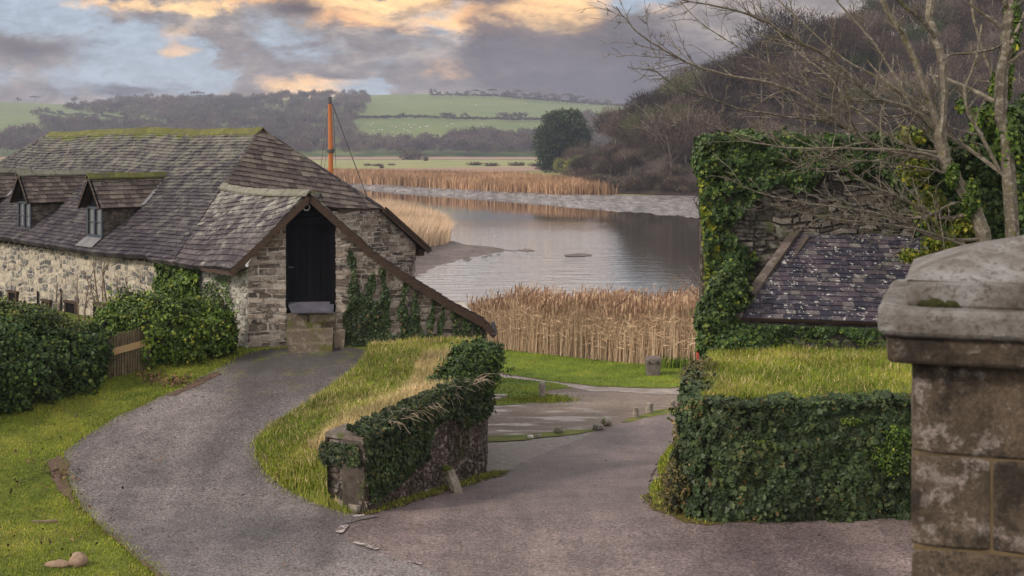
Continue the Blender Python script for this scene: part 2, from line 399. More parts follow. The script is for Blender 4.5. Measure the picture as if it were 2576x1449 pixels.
def M_ground(name,st,scale,st2=None,sc2=.5,amt=.5,fine=60,fa=.35,rough=.9,bump=.015,spec=.25,extra=None):
    t=NT(name); c=t.ramp(t.noise(scale,8,.7),st)
    if st2: c=t.mix(amt,c,t.ramp(t.noise(sc2,5,.65),st2))
    c=t.mix(1,c,t.ramp(t.noise(fine,3,.8),[(.2,mono(1-fa)),(.8,mono(1+fa))]),'MULTIPLY')
    if extra: c,rough=extra(t,c,rough)
    t.bump(t.noise(fine*.7,5,.8),bump,.7)
    return t.fin(c,rough,spec)
m_turf=M_ground('turf',[(.3,(.03,.05,.008)),(.5,(.09,.125,.014)),(.75,(.16,.175,.025))],1.8,[(.35,(.05,.075,.010)),(.65,(.19,.17,.035))],.45,.5)
m_turf_quay=M_ground('quay_turf',[(.3,(.06,.11,.010)),(.6,(.14,.22,.016)),(.8,(.21,.23,.035))],.9,[(.35,(.07,.12,.012)),(.65,(.15,.18,.022))],.25,.5,fine=22)
def worn(t,c,r):
    f=t.noise(.35,5,.6,sc=(1.6,.35,1)); g=t.noise(1.1,7,.75)
    c=t.mix(1,c,t.ramp(f,[(.35,mono(.62)),(.65,mono(1.4))]),'MULTIPLY'); c=t.mix(1,c,t.ramp(g,[(.3,mono(.68)),(.7,mono(1.25))]),'MULTIPLY'); c=t.mix(1,c,t.ramp(t.noise(24,3,.7),[(.36,mono(.42)),(.64,mono(1.6))]),'MULTIPLY')
    s_=t.n('SeparateXYZ'); t.lk(t.co(),s_.inputs[0]); near_barn=t.step(t.math('ADD',s_.outputs[1],t.math('MULTIPLY',t.noise(.8,5,.7),5)),31.5,36.5)
    c=t.mix(t.math('MULTIPLY',near_barn,t.math('LESS_THAN',s_.outputs[0],-1.2)),c,t.mix(t.step(t.noise(2,6,.7),.5,.65),(.05,.047,.045),(.075,.08,.02)))  # ramp colour turns darker and greener towards the barn
    c=t.mix(t.math('MULTIPLY',t.step(t.noise(30,2,.5),.66,.72),.7),c,(.02,.016,.014))
    return c,r
def wet(t,c,r):
    f=t.step(t.noise(.55,6,.65,sc=(.6,1.6,1)),.5,.6)
    return t.mix(t.math('MULTIPLY',f,.5),c,(.13,.10,.085)), t.ramp(f,[(0,mono(.9)),(1,mono(.28))])
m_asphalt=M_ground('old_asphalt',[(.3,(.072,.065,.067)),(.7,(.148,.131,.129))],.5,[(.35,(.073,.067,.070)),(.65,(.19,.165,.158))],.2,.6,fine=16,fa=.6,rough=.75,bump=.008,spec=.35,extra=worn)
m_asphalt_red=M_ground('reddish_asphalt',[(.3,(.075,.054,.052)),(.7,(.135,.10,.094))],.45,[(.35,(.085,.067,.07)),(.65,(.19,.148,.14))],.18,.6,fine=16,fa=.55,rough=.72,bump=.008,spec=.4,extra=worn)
m_gravel=M_ground('muddy_gravel',[(.3,(.085,.064,.05)),(.7,(.20,.158,.128))],1.3,[(.35,(.10,.075,.06)),(.65,(.24,.195,.165))],.3,.55,fine=8,fa=.5,extra=wet)
m_gravel_pale=M_ground('loose_grey_gravel',[(.3,(.15,.13,.12)),(.7,(.30,.27,.25))],6,fine=14,fa=.5)
m_puddle=M_ground('wet_silt',[(.3,(.12,.098,.088)),(.7,(.42,.38,.37))],1.6,fine=9,fa=.3,rough=.3,spec=.7)
m_mudpatch=M_ground('bare_soil',[(.3,(.06,.038,.028)),(.7,(.13,.088,.066))],3,fine=30,fa=.5)
m_moss=M_ground('mossy_soil',[(.3,(.06,.042,.022)),(.55,(.085,.075,.015)),(.75,(.13,.125,.018))],3.5,fine=30,fa=.4)
t=NT('river_mud'); w_=t.noise(.5,9,.8,sc=(1.4,.4,3)); c=t.ramp(w_,[(.40,(.06,.05,.048)),(.5,(.155,.138,.135)),(.62,(.31,.285,.28))])
t.bump(w_,.7,1.0); m_mud=t.fin(c,.6,.45)
m_mud_near=M_ground('near_river_mud',[(.3,(.06,.045,.04)),(.7,(.17,.135,.12))],.5,fine=2.2,fa=.5,rough=.75,bump=.4,spec=.3)
m_field=M_ground('meadow',[(.35,(.11,.145,.03)),(.65,(.19,.21,.06))],.012,[(.4,(.16,.19,.05)),(.6,(.31,.25,.13))],.04,.6,fine=.4,fa=.2)
m_hillf=M_ground('hill_pasture',[(.3,(.07,.115,.022)),(.7,(.12,.155,.036))],.006,[(.4,(.075,.115,.022)),(.65,(.15,.155,.05))],.03,.5,fine=.15,fa=.15,bump=0.01)
m_marsh=M_ground('dry_marsh',[(.3,(.20,.125,.085)),(.7,(.29,.195,.135))],.05,fine=.6,fa=.25)
m_woodfloor=M_ground('leaf_litter',[(.3,(.03,.022,.018)),(.7,(.055,.042,.033))],.2,fine=1.2,fa=.3)
m_farwood=M_leaf('bare_far_twigs',[(0,(.06,.046,.042)),(.35,(.115,.082,.07)),(.75,(.125,.105,.078)),(1,(.06,.072,.04))],rough=.9,spec=.1,scale=.012)
m_farwood_skyline=M_leaf('skyline_twigs',[(0,(.06,.045,.035)),(1,(.11,.08,.06))],rough=.9,spec=.1,scale=.05)
m_wood=M_leaf('bare_hill_twigs',[(0,(.035,.026,.022)),(.35,(.07,.05,.04)),(.62,(.11,.08,.062)),(.85,(.20,.155,.125)),(1,(.05,.065,.022))],rough=.85,spec=.15,scale=.05)
m_wood_bark=M_simple('hill_bark',(.09,.072,.06),(.22,.185,.155),3)
m_pine=M_leaf('pine_needles',[(0,(.022,.035,.018)),(.6,(.04,.062,.03)),(1,(.07,.10,.045))],rough=.7,scale=.08)
m_bush_gold=M_leaf('golden_bush_leaf',[(0,(.09,.11,.04)),(.5,(.18,.20,.06)),(1,(.30,.28,.09))],rough=.6,scale=.1)
m_sheep=M_simple('sheep_wool',(.6,.57,.5),(.75,.72,.65),2,bump=0)
m_mast=M_simple('varnished_mast',(.30,.085,.015),(.44,.14,.03),1.5,rough=.35,spec=.5,bump=0,sc=(6,6,.5))
m_metal=M_simple('dark_iron',(.03,.03,.035),(.08,.08,.085),5,rough=.5)
m_hull=M_simple('tarred_hull',(.02,.018,.016),(.05,.045,.04),3)
m_paint=M_ground('worn_road_paint',[(.46,(.115,.095,.092)),(.56,(.42,.38,.365))],11,fine=50,fa=.3)
m_redpaint=M_simple('red_paint',(.55,.06,.03),(.65,.10,.06),4,bump=0)
m_rock=M_stone('fieldstone',[(0,(.14,.12,.10)),(.5,(.25,.22,.185)),(1,(.36,.33,.30))],lich=(.5,.48,.44),lamt=.4,moss=(.08,.10,.02),scale=3)
m_granite=M_stone('granite_post',[(0,(.18,.15,.125)),(1,(.30,.26,.22))],lich=(.42,.40,.36),lamt=.5,moss=(.10,.11,.04),scale=2.5)
m_darkgranite=M_stone('dark_granite',[(0,(.10,.082,.075)),(1,(.15,.125,.115))],lich=(.25,.22,.2),lamt=.4,scale=2)

# ------------------------------------------------------------------ world
def world():
    w=bpy.data.worlds.new('World'); sc.world=w; w.use_nodes=True; t=NT.__new__(NT); t.t=w.node_tree; t.t.nodes.clear()
    out=t.n('OutputWorld'); bg=t.n('Background'); t.lk(bg,out.inputs[0])
    tc=t.n('TexCoord'); s=t.n('SeparateXYZ'); t.lk(tc.outputs['Generated'],s.inputs[0])
    x,y,z=s.outputs
    yy=t.math('MAXIMUM',t.math('ABSOLUTE',y),.12)
    u0=t.math('DIVIDE',x,yy); v0=t.math('DIVIDE',z,yy)
    def vec(a,b,c=0):
        n=t.n('CombineXYZ'); t.setin(n.inputs[0],a); t.setin(n.inputs[1],b); t.setin(n.inputs[2],c); return n.outputs[0]
    def noi(su,sv,det,ro,off=0):
        v=vec(t.math('MULTIPLY',u0,su),t.math('MULTIPLY_ADD',v0,sv,off),off)
        n=t.n('TexNoise'); n.inputs['Scale'].default_value=1; n.inputs['Detail'].default_value=det; n.inputs['Roughness'].default_value=ro
        n.inputs['Distortion'].default_value=.35
        t.lk(v,n.inputs['Vector']); return n.outputs[0]
    nA=noi(11,24,8,.62,1.3); nB=noi(11,26,7,.6,7.7); nC=noi(26,60,8,.65,3.1)
    u=t.math('ADD',u0,t.math('MULTIPLY_ADD',nA,.13,-.065)); v=t.math('ADD',v0,t.math('MULTIPLY_ADD',nB,.055,-.0275))
    def blobs(lst):
        tot=None
        for X,Y,sx,sy,a in lst:
            a1=t.math('MULTIPLY_ADD',u,K/sx,-(X-CX)/sx); b1=t.math('MULTIPLY_ADD',v,K/sy,-(HY-Y)/sy)
            q=t.math('ADD',t.math('MULTIPLY',a1,a1),t.math('MULTIPLY',b1,b1))
            e=t.math('MULTIPLY',t.math('EXPONENT',t.math('MULTIPLY',q,-1)),a)
            tot=e if tot is None else t.math('ADD',tot,e)
        return tot
    dark=blobs([(60,130,190,42,.95),(300,215,170,22,.8),(740,25,110,40,1.0),(1290,130,120,85,1.35),(1530,140,200,105,1.4),(1200,5,140,22,.9),
                (640,140,190,70,.5),(1000,200,150,45,.5),(1700,200,160,80,1.0),(1420,225,260,45,.9),(0,235,200,25,.4)])
    org=blobs([(450,4,420,22,.8),(860,55,170,42,1.1),(1420,28,140,62,1.4),(1180,65,160,40,1.0),(790,205,150,34,.8),(1150,195,90,34,.8),(440,85,120,40,.55),
               (950,-4,300,26,1.0),(470,138,80,22,.7),(650,235,200,22,.4),(1700,30,60,30,.5)])
    blue=blobs([(400,155,170,60,1.1),(60,45,220,60,.7),(1130,58,90,32,.7),(1640,0,120,36,1.0),(860,225,110,20,.8),(250,200,140,20,.5)])
    sky=t.n('TexSky'); sky.sky_type='NISHITA'; sky.sun_disc=False; sky.sun_elevation=math.radians(SUN_EL); sky.sun_rotation=math.radians(SUN_ROT)
    nis=t.mix(1,sky.outputs[0],mono(.10),'MULTIPLY')
    base=t.mix(.2,(.38,.44,.54),nis)
    cloud=t.ramp(nC,[(.3,(.155,.132,.135)),(.5,(.265,.23,.22)),(.72,(.52,.43,.37))])
    cm=t.step(t.math('ADD',t.math('MULTIPLY',nA,1.1),t.math('MULTIPLY_ADD',blue,-.75,.12)),.36,.62)
    c=t.mix(cm,base,cloud)
    om=t.step(t.math('ADD',t.math('MULTIPLY',org,.75),t.math('MULTIPLY_ADD',nC,1.0,-.5)),.22,.85)
    c=t.mix(om,c,t.ramp(nB,[(.35,(.95,.50,.22)),(.65,(1.3,.86,.40))]))
    dm=t.step(t.math('ADD',t.math('MULTIPLY',dark,.8),t.math('MULTIPLY_ADD',nC,.9,-.45)),.15,.85)
    c=t.mix(t.math('MULTIPLY',dm,.92),c,t.ramp(nA,[(.35,(.078,.066,.078)),(.7,(.15,.128,.142))]))
    # unseen overcast above the low cloud bank, made extra bright to light the river
    c=t.mix(1,c,t.ramp(noi(60,130,5,.6,5.5),[(.3,mono(.82)),(.7,mono(1.16))]),'MULTIPLY')
    hi=t.step(v0,.116,.17)
    top=t.mix(t.step(t.noise(2.2,7,.65,vec=tc.outputs['Generated']),.4,.65),(1.42,1.38,1.38),(2.2,1.98,1.72))
    top=t.mix(t.step(v0,.5,1.6),top,(.85,.82,.86))
    c=t.mix(hi,c,top)
    lo=t.step(z,.0,-.12); c=t.mix(lo,c,(.12,.11,.1))
    gain=t.math('MULTIPLY_ADD',t.step(z,.12,.75),ZEN,1.0)
    cc=t.n('VectorMath'); cc.operation='SCALE'; t.lk(c,cc.inputs[0]); t.lk(gain,cc.inputs['Scale'])
    t.lk(cc.outputs[0],bg.inputs[0]); bg.inputs[1].default_value=1.0
SUN_EL,SUN_ROT,ZEN=36,242,-.25
world()
sl=bpy.data.lights.new('Sun','SUN'); so=bpy.data.objects.new('sun_light',sl); COL.objects.link(so)
sl.energy=3.0; sl.angle=math.radians(9); sl.color=(1,.87,.74)
az=math.radians(SUN_ROT); el=math.radians(SUN_EL)      # azimuth measured from +Y towards +X
sd=Vector((math.sin(az)*math.cos(el),math.cos(az)*math.cos(el),math.sin(el)))
so.rotation_euler=sd.to_track_quat('Z','Y').to_euler(); so.location=(0,-5,30)

cam=bpy.data.cameras.new('Camera'); co=bpy.data.objects.new('Camera',cam); COL.objects.link(co); sc.camera=co
co.location=(0,0,0); co.rotation_euler=(math.pi/2,0,0); cam.sensor_width=36; cam.lens=K/2576*36
cam.shift_y=-(724.5-HY)/2576; cam.clip_start=.1; cam.clip_end=6000
cam.dof.use_dof=True; cam.dof.focus_distance=38; cam.dof.aperture_fstop=5.6
sc.view_settings.view_transform='Standard'; sc.view_settings.look='None'; sc.view_settings.gamma=1; sc.view_settings.exposure=.18

# ================================================================== NEAR GROUND
def st(o): return tag(o,kind='structure')
def G(px,py,fn=zramp,**k): return hit(px,py,fn,**k)[:2]
W0=np.array((-2.78,24.2)); W1=np.array((-.64,30.1)); W2=np.array((-.70,35.0)); E0=np.array((-3.62,24.75))
WTOP=-5.6
# grass upper sheet, lower quay sheet
rampR=[G(*p) for p in ((880,1296),(820,1279),(750,1250),(700,1222),(660,1180),(643,1140),(645,1115),(700,1070),(780,1020),(850,970),(900,930),(922,900),(925,884))]
rampL=[G(*p) for p in ((420,1470),(350,1410),(280,1350),(215,1290),(180,1235),(158,1180),(165,1140),(205,1105),(300,1050),(430,990),(520,945),(600,900),(640,886))]
st(sheet('lower_ground',[(-45,4),(45,4),(60,40),(60,66),(-60,66),(-60,40)],zlow,m_gravel,1.0,0))
upper=[(-45,4),(-6,4),(-4.6,20),(-4.3,23),(-3.7,24.3),tuple(W0+(-.1,.05)),(-3.0,24.9),(-.95,30.4),(-1.0,35.0),(-5,35.6),(-8,40),(-45,60)]
def zup(x,d): 
    return zramp(x,d)+.0
st(sheet('upper_grass_ground',upper,zup,m_turf,.5,.012))
lane=rampL+[G(700,879),G(800,874),G(880,876)]+rampR[::-1]+[tuple(W0+(.3,-.3)),G(935,1306),G(905,1312),G(868,1322),G(850,1345),G(900,1378),G(1060,1432),G(1150,1470),(-1.0,19.6),(-5.4,19.6)]
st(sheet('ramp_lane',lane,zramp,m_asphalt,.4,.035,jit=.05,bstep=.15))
road=[(-6,19.5),(11,19.5),(11,24.3),(7.5,24.2),(3.6,23.9)]+[G(*p,zlow) for p in ((1700,1310),(1660,1270),(1630,1230),(1650,1170),(1690,1130),(1740,1095),(1800,1060),(1950,1030))]+\
     [G(*p,zlow) for p in ((1950,990),(1730,1032),(1600,1056),(1500,1084),(1400,1128),(1300,1172),(1245,1200))]+[(-.4,29.4),(-1.6,26.9),(-2.75,24.15),(-3.4,24.0),(-5,23.3)]
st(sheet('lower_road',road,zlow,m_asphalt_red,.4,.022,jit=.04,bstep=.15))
gpale=[G(*p,zlow) for p in ((1170,1120),(1230,1116),(1330,1108),(1450,1094),(1560,1072),(1600,1062),(1500,1090),(1400,1134),(1300,1178),(1235,1210),(1180,1200))]
st(sheet('gravel_verge',gpale,zlow,m_gravel_pale,.4,.012,jit=.08,bstep=.2))
qg=[G(*p,zlow,d1=70) for p in ((1180,878),(1300,884),(1500,905),(1640,918),(1790,925),(1900,935),(1900,985),(1760,972),(1650,977),(1500,972),(1380,958),(1260,938),(1180,930))]
st(sheet('quay_grass',qg,zlow,m_turf_quay,.7,.014,jit=.12,bstep=.3))
qg2=[G(*p,zlow) for p in ((1150,938),(1240,947),(1330,957),(1420,968),(1440,976),(1360,985),(1400,998),(1370,1008),(1290,1018),(1180,1024),(1100,1020))]
st(sheet('quay_grass_patch',qg2,zlow,m_turf_quay,.5,.014,jit=.2,bstep=.2))
pud=[G(*p,zlow) for p in ((1240,940),(1380,960),(1500,974),(1650,979),(1760,974),(1830,985),(1740,992),(1640,992),(1560,986),(1480,984),(1420,972),(1330,956),(1240,946))]
st(sheet('wet_silt_track',pud,zlow,m_puddle,.5,.009,jit=.15,bstep=.2))
qg3=[G(*p,zlow) for p in ((1170,1100),(1300,1096),(1420,1085),(1500,1080),(1510,1083),(1430,1096),(1320,1108),(1170,1116))]
st(sheet('quay_verge_strip',qg3,zlow,m_turf,.4,.026,jit=.08,bstep=.15))
qg4=[G(*p,zlow) for p in ((1560,1062),(1640,1038),(1720,1020),(1800,1005),(1800,1014),(1730,1030),(1650,1048),(1590,1062))]
st(sheet('quay_verge_end',qg4,zlow,m_turf,.4,.028,jit=.08,bstep=.15))
mp=[G(*p) for p in ((150,1150),(118,1165),(130,1210),(160,1250),(230,1310),(330,1390),(420,1462),(400,1462),(255,1335),(190,1275),(170,1215),(175,1170))]
st(sheet('bare_soil_edge',mp,zramp,m_mudpatch,.3,.045,jit=.07,bstep=.1))
mp2=[G(*p) for p in ((415,1000),(470,972),(545,938),(560,945),(520,962),(440,1000))]
st(sheet('bare_soil_patch',mp2,zramp,m_mudpatch,.3,.044,jit=.05,bstep=.1))
mw=[tuple(W0+(-.35,.1)),tuple(W0+(.05,-.18)),tuple(W0+(.65,.7)),(-1.15,27.6),(-.3,29.6),(-.1,30.5),(-.5,30.4),(-2.6,24.6)]
st(sheet('mossy_wall_foot',mw,zlow,m_moss,.3,.034,jit=.1,bstep=.12))
mr=[(8,24.2),(3.5,23.35),(3.2,23.45),(2.7,24.6),(2.6,26),(3.3,27.5),(4,28),(4,24.5),(8,24.6)]
st(sheet('mossy_terrace_foot',mr,zlow,m_moss,.3,.034,jit=.1,bstep=.12))
# road paint: give-way dashes across the mouth of the ramp
for k,(a,b,w) in enumerate((((888,1304),(918,1300),.14),((852,1346),(868,1326),.14),((893,1370),(950,1388),.1),((1025,1418),(1060,1426),.07))):
    A=hit(*a,zramp); B=hit(*b,zramp); dd=nrm((B-A)[:2]); nn=np.array((-dd[1],dd[0]))*w/2
    A,B=A[:2],B[:2]
    o=sheet('road_dash',[tuple(A-nn),tuple(B-nn),tuple(B+nn),tuple(A+nn)],zlow,m_paint,.1,.05,jit=.012,bstep=.05); o['kind']='structure'

# ------------------------------------------------ ramp bank with retaining wall
RB=np.array([tuple(p) for p in rampR])
def segdist(x,y,L):
    d=np.full(np.shape(x),1e9)
    for i in range(len(L)-1):
        a,b=np.array(L[i]),np.array(L[i+1]); ab=b-a; t=np.clip(((x-a[0])*ab[0]+(y-a[1])*ab[1])/(ab@ab),0,1)
        d=np.minimum(d,np.hypot(x-a[0]-t*ab[0],y-a[1]-t*ab[1]))
    return d
wl=[tuple(E0),(-2.75,25.0),(-.85,30.1),(-.9,35)]
def zbank(x,d):
    a=segdist(x,d,RB); b=segdist(x,d,wl); f=a/(a+b+1e-6); f=f**.8
    zr=zramp(x,d); top=WTOP+.25*sm(d,29,33.5)-.05
    return zr+.03+(np.maximum(top,zr+.05)-zr-.03)*f+.03*wav(x*1.5,d*1.5)*sm(f,.05,.3)
bank=[tuple(p) for p in rampR]+[(-3.9,35.0),(-.9,35.2),(-.85,30.1),(-2.75,25.0),tuple(E0),(-3.5,24.3),tuple(W0+(-.3,-.15))]
st(sheet('grass_bank',bank,zbank,m_turf,.25,.0,bstep=.2))

# retaining wall (stepped away from the lane), end pier, return
rw=thing('retaining_wall',(W0[0],W0[1],-7),'long weathered stone retaining wall rising beside the lower road, holding up the grass bank','wall')
def wallface(acc,a,b,z0,z1,poly=None,**kw):
    a=np.array(a,float); b=np.array(b,float); U=np.array([b[0]-a[0],b[1]-a[1],0]); L=np.linalg.norm(U)
    fr=Frame((a[0],a[1],0),U,(0,0,1))
    rubble(acc,fr,poly or [(0,z0),(L,z0),(L,z1),(0,z1)],**kw); return fr,L
a=Acc(); wallface(a,W0,W1,-8.3,WTOP-.06,poly=[(0,-7.3),(6.28,-8.3),(6.28,WTOP-.06),(0,WTOP-.05)],hc=(.05,.11),lc=(.04,.13),seed=3,thick=.5,dep=(.01,.06),wave=.03)
a.build('wall_face',[m_mortar_dark,M_stone('weathered_upright_stone',[(0,(.045,.036,.03)),(.5,(.11,.085,.073)),(.85,(.21,.165,.145)),(1,(.36,.30,.265))],lich=(.36,.29,.25),lamt=.25,moss=(.07,.07,.02),scale=.6)],rw)
a=Acc(); wallface(a,E0,W0,-7.3,WTOP-.05,hc=(.06,.13),lc=(.2,.5),seed=4,thick=.5); a.build('end_face',[m_mortar_dark,m_stone_dark],rw)
a=Acc(); wallface(a,W1,W2,-9.4,WTOP-.06,seed=5,thick=.4); a.build('return_face',[m_mortar_dark,m_stone_dark],rw)
a=Acc()
e=W0-E0; nrmw=nrm(W1-W0); cpt=[(E0-nrmw*.05),(W0-nrmw*.05+(.04,0)),(W0+nrmw*.75+(.04,0)),(E0+nrmw*.8)]
fr=Frame((0,0,WTOP-.06),(1,0,0),(0,1,0)); prism(a,fr,[tuple(p) for p in cpt],0,.09,inset=.97,tint=.8,mi=0); a.build('cap_stone',[m_stone_dark],rw)
# leaning guard stone at the wall foot
g0=hit(1150,1243,zlow); a=Acc()
tube(a,[g0+(0.02,.0,-.05),g0+(-.07,.08,.22),g0+(-.17,.15,.42),g0+(-.24,.2,.50)],[.13,.12,.11,.06],7,.6)
ob=thing('leaning_stone',g0,'rough granite guard stone leaning on the retaining wall with a mossy head','guard stone')
a.build('stone',[m_granite],ob)
a=Acc(); rock(a,g0+(-.22,.18,.49),(.12,.12,.07),3,n=8); a.build('moss_cap',[M_simple('moss',(.03,.04,.006),(.09,.10,.012),20,bump=.02)],ob)
a=Acc(); p0=hit(830,1262,zramp); p1=hit(905,1288,zramp)
beam(a,p0+(0,0,.06),p1+(0,0,.05),.16,.14,.6); o=a.build('kerb_stone',[m_granite]); tag(o,'low mossy kerb stone lying at the foot of the retaining wall pier','kerb stone')

# ivy along the wall top
def plane_hit(px,py,p0,n):
    r=np.stack([(px-CX)/K,np.ones_like(px),(HY-py)/K],-1); t=(np.dot(p0,n))/(r@np.asarray(n)); return r*t[:,None]
def pxpoly_pts(poly,n):
    return scatter(np.array(poly,float),n)
def ivy_plane(name,poly,p0,nv,n,size,mats,label,cat='ivy',off=.05,mask=None,puff=.1,tint=None,stems=0,group=None,droop=.9,jit=.5):
    q=pxpoly_pts(poly,n)
    if mask is not None: q=q[mask(q[:,0],q[:,1])]
    W=plane_hit(q[:,0],q[:,1],np.array(p0,float),np.array(nv,float)); nn=nrm(np.array(nv,float))
    if nn@np.array([0,-1,0])<0 and abs(nn[1])>.1: nn=-nn
    h=off+puff*(.5+.5*wav(W[:,0]*2.1,W[:,2]*2.1,3))*R.uniform(.3,1.2,len(W))
    W=W+nn*h[:,None]
    a=Acc(); leaves(a,W,np.repeat((nn+(0,0,.35))[None],len(W),0),size,jit=jit,droop=droop,tint=(None if tint is None else np.clip(R.normal(tint,.22,len(W)),0,1)))
    if stems:
        for s in range(stems):
            i=R.integers(len(q)); x,y=q[i]; path=[]
            for k in range(7): path.append((x+R.normal(0,6),y)); y+=R.uniform(12,30)
            pa=np.array(path); Wp=plane_hit(pa[:,0],pa[:,1],np.array(p0,float),np.array(nv,float))+nn*(off*.6)
            tube(a,Wp,np.linspace(.006,.014,7),4,.5,1)
    o=a.build(name,[mats,m_stem]); return tag(o,label,cat,group)
nw=np.array([W1[1]-W0[1],-(W1[0]-W0[0]),0]); pw=np.array([W0[0],W0[1],-6])
def edge_ivy(xt,yt,xb,yb): return xt
top_poly=[(800,1105),(905,1118),(985,1030),(1060,985),(1150,930),(1225,930),(1225,1010),(1200,1060),(1150,1075),(1120,1050),(1080,1080),(1070,1110),(1060,1160),(1030,1190),(990,1180),(950,1210),(915,1200),(905,1150)]
ivy_plane('ivy',[(905,1095),(960,1060),(1060,1000),(1150,958),(1225,955),(1225,1035),(1195,1062),(1150,1072),(1120,1048),(1085,1075),(1070,1110),(1062,1150),(1030,1180),(1000,1215),(960,1245),(925,1265),(910,1200)],pw,nw,11000,.055,m_ivy_dk,'dark weathered ivy hanging over the top of the retaining wall',puff=.22,stems=60,jit=.7)
a=Acc()
T=R.uniform(0,1,9000); base=W0+(W1-W0)*T[:,None]
lat=R.uniform(-.45,.2,9000); nn2=nrm(nw[:2]); Pp=base+nn2*lat[:,None]
z=WTOP+.02+.16*(.5+.5*wav(Pp[:,0]*2.5,Pp[:,1]*2.5,2))+R.uniform(0,.1,9000)-np.clip(lat,0,1)*.6
leaves(a,np.column_stack([Pp,z]),np.tile((nn2[0]*.4,nn2[1]*.4,1.),(9000,1)),.055,jit=.6)
for k in range(110):
    t0=R.uniform(.1,.95); b=W0+(W1-W0)*t0+nn2*R.uniform(-.1,.2); p0=np.array([b[0],b[1],WTOP+.15]); dr=nrm(np.array([nn2[0]*.6+R.normal(0,.4),nn2[1]*.6+R.normal(0,.4),R.normal(.1,.4)]))
    L=R.uniform(.15,.5); tube(a,[p0,p0+dr*L*.5+(0,0,.02),p0+dr*L+(0,0,-.08)],[.007,.005,.003],3,.8,1,cap=False)
tag(a.build('ivy_mat',[m_ivy_dk,M_simple('bleached_twig',(.22,.17,.12),(.36,.29,.21),6)]),'tangle of bleached ivy twigs and leaves lying along the retaining wall top','ivy')
ivy_plane('ivy',[(812,1112),(905,1118),(915,1165),(870,1175),(850,1160),(825,1170),(812,1150)],(E0[0],E0[1],-6),np.array([W0[1]-E0[1],-(W0[0]-E0[0]),0]),900,.07,m_ivy_dk,'dark ivy draped over the end pier of the retaining wall',puff=.08)
# leafy bush crowning the wall end
def bush(name,lumps,n,size,mat,label,cat,shape=IVY,jit=.6,group=None,shell=(.88,1.12),corem=None,cs=.78,rough=.14,tint=None,droop=.6,parent=None,extra=None):
    p,N=lump_pts(lumps,n,shell,rough,seed=R.uniform(0,9)); a=Acc()
    leaves(a,p,N+(0,0,.25),size,shape,jit,droop,tint=None if tint is None else np.clip(R.normal(tint,.2,len(p)),0,1))
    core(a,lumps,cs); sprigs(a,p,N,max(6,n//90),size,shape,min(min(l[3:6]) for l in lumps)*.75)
    if extra: extra(a)
    o=a.build(name,[mat,corem or m_core,m_stem],parent)
    if label: tag(o,label,cat,group)
    return o
def sprigs(a,p,N,k,size,shape,L):
    if not len(p): return
    L=min(L,.38)
    for i in R.integers(0,len(p),k):
        d=nrm(N[i]+R.normal(0,.45,3)+np.array((0,0,.55))); l=L*R.uniform(.4,1.1); q=[p[i],p[i]+d*l*.5,p[i]+nrm(d+np.array((0,0,-.2))+R.normal(0,.15,3))*l]
        tube(a,q,[.006,.005,.003],3,.6,2,cap=False); m=R.integers(5,11); f=R.uniform(.2,1,m)[:,None]
        w=q[0]*(1-f)+q[2]*f+R.normal(0,size*.45,(m,3)); leaves(a,w,np.repeat((d+(0,-.3,.3))[None],m,0),size*.8,shape,.9,.5,tint=np.clip(R.normal(.8,.15,m),0,1))
def LP(px,py,d,rx,ry,rz): return (*P(px,py,d),rx,ry,rz)
bush('ivy_bush',[LP(1090,1000,29.3,.3,.3,.22),LP(1125,985,29.7,.3,.3,.28),LP(1235,890,30.4,.25,.3,.2),LP(1165,890,30.3,.2,.25,.2),LP(1120,960,30,.3,.3,.2),LP(1175,925,30.2,.42,.45,.42),LP(1215,915,30.4,.38,.4,.38),LP(1145,950,30,.35,.4,.28),LP(1195,970,30.1,.32,.35,.4),LP(1205,885,30.6,.2,.25,.25),LP(1185,1015,29.95,.22,.2,.3)],16000,.06,m_ivy,'bushy dark green ivy crowning the far end of the retaining wall','bush',tint=.5,rough=.4,shell=(.75,1.25),cs=.6)

# ================================================================== BARN
barn=thing('barn',(-10,38,-6.3),'long stone barn with mossy slate roof, two dormers in view and a black loft door','barn')
S2=.70710678
ctan=.545*math.sqrt(2)
def sag(V):
    V=V.copy(); x,y=V[:,0],V[:,1]
    s=(x-y)*S2; w=(x+y)*S2
    V[:,2]+=.05*np.sin(s*.55+.5)+.012*np.sin(s*1.3+w*.8)-.012*np.sin(w*1.7); return V
R1=np.array((-8.3,42,.515)); R0=np.array((-19.1,52.8,.515)); El=np.array((-25.0,51.7,-3.3)); Em=np.array((-9.6,36.3,-3.3)); Cb=np.array((-8.94,39.3,-1.305))
a=Acc(); fr=Frame(El,(1,-1,0),(1,1,ctan*math.sqrt(2)))
slates(a,fr,[fr.uv(p) for p in (El,Em,Cb,R1,R0)],w=.25,e=.165,seed=1,warp=sag)
Rr=np.array((-4.47,43,-2.15)); L2=np.array((-5.72,41.8,-2.09)); Ft=np.array((-3.03,44.38,-3.67))
# back slope and far hip (out of sight) close the roof
bb=Ft+np.array((-15.5,15.5,0)); bl=El+np.array((7,7,0)) 
fr2=Frame(R1,(1,-1,0),(Rr-R1)); prism(a,Frame(R1,R0-R1,Ft-R1),[Frame(R1,R0-R1,Ft-R1).uv(p) for p in (R1,R0,bb,Ft,Rr)],-.09,0,mi=1,warp=sag,back=True)
frh=Frame(El,bl-El,R0-El); slates(a,frh,[frh.uv(p) for p in (El,bl,R0)],seed=2,warp=sag)
a.build('main_roof',[m_wood_dk,m_slate],barn)
a=Acc(); frq=Frame(Cb,Rr-Cb,R1-Cb); slates(a,frq,[frq.uv(p) for p in (Cb+(.0,0,0),L2,Rr,R1)],w=.33,e=.2,seed=3,lift=.03)
a.build('hip_roof',[m_wood_dk,m_slate_hip],barn)
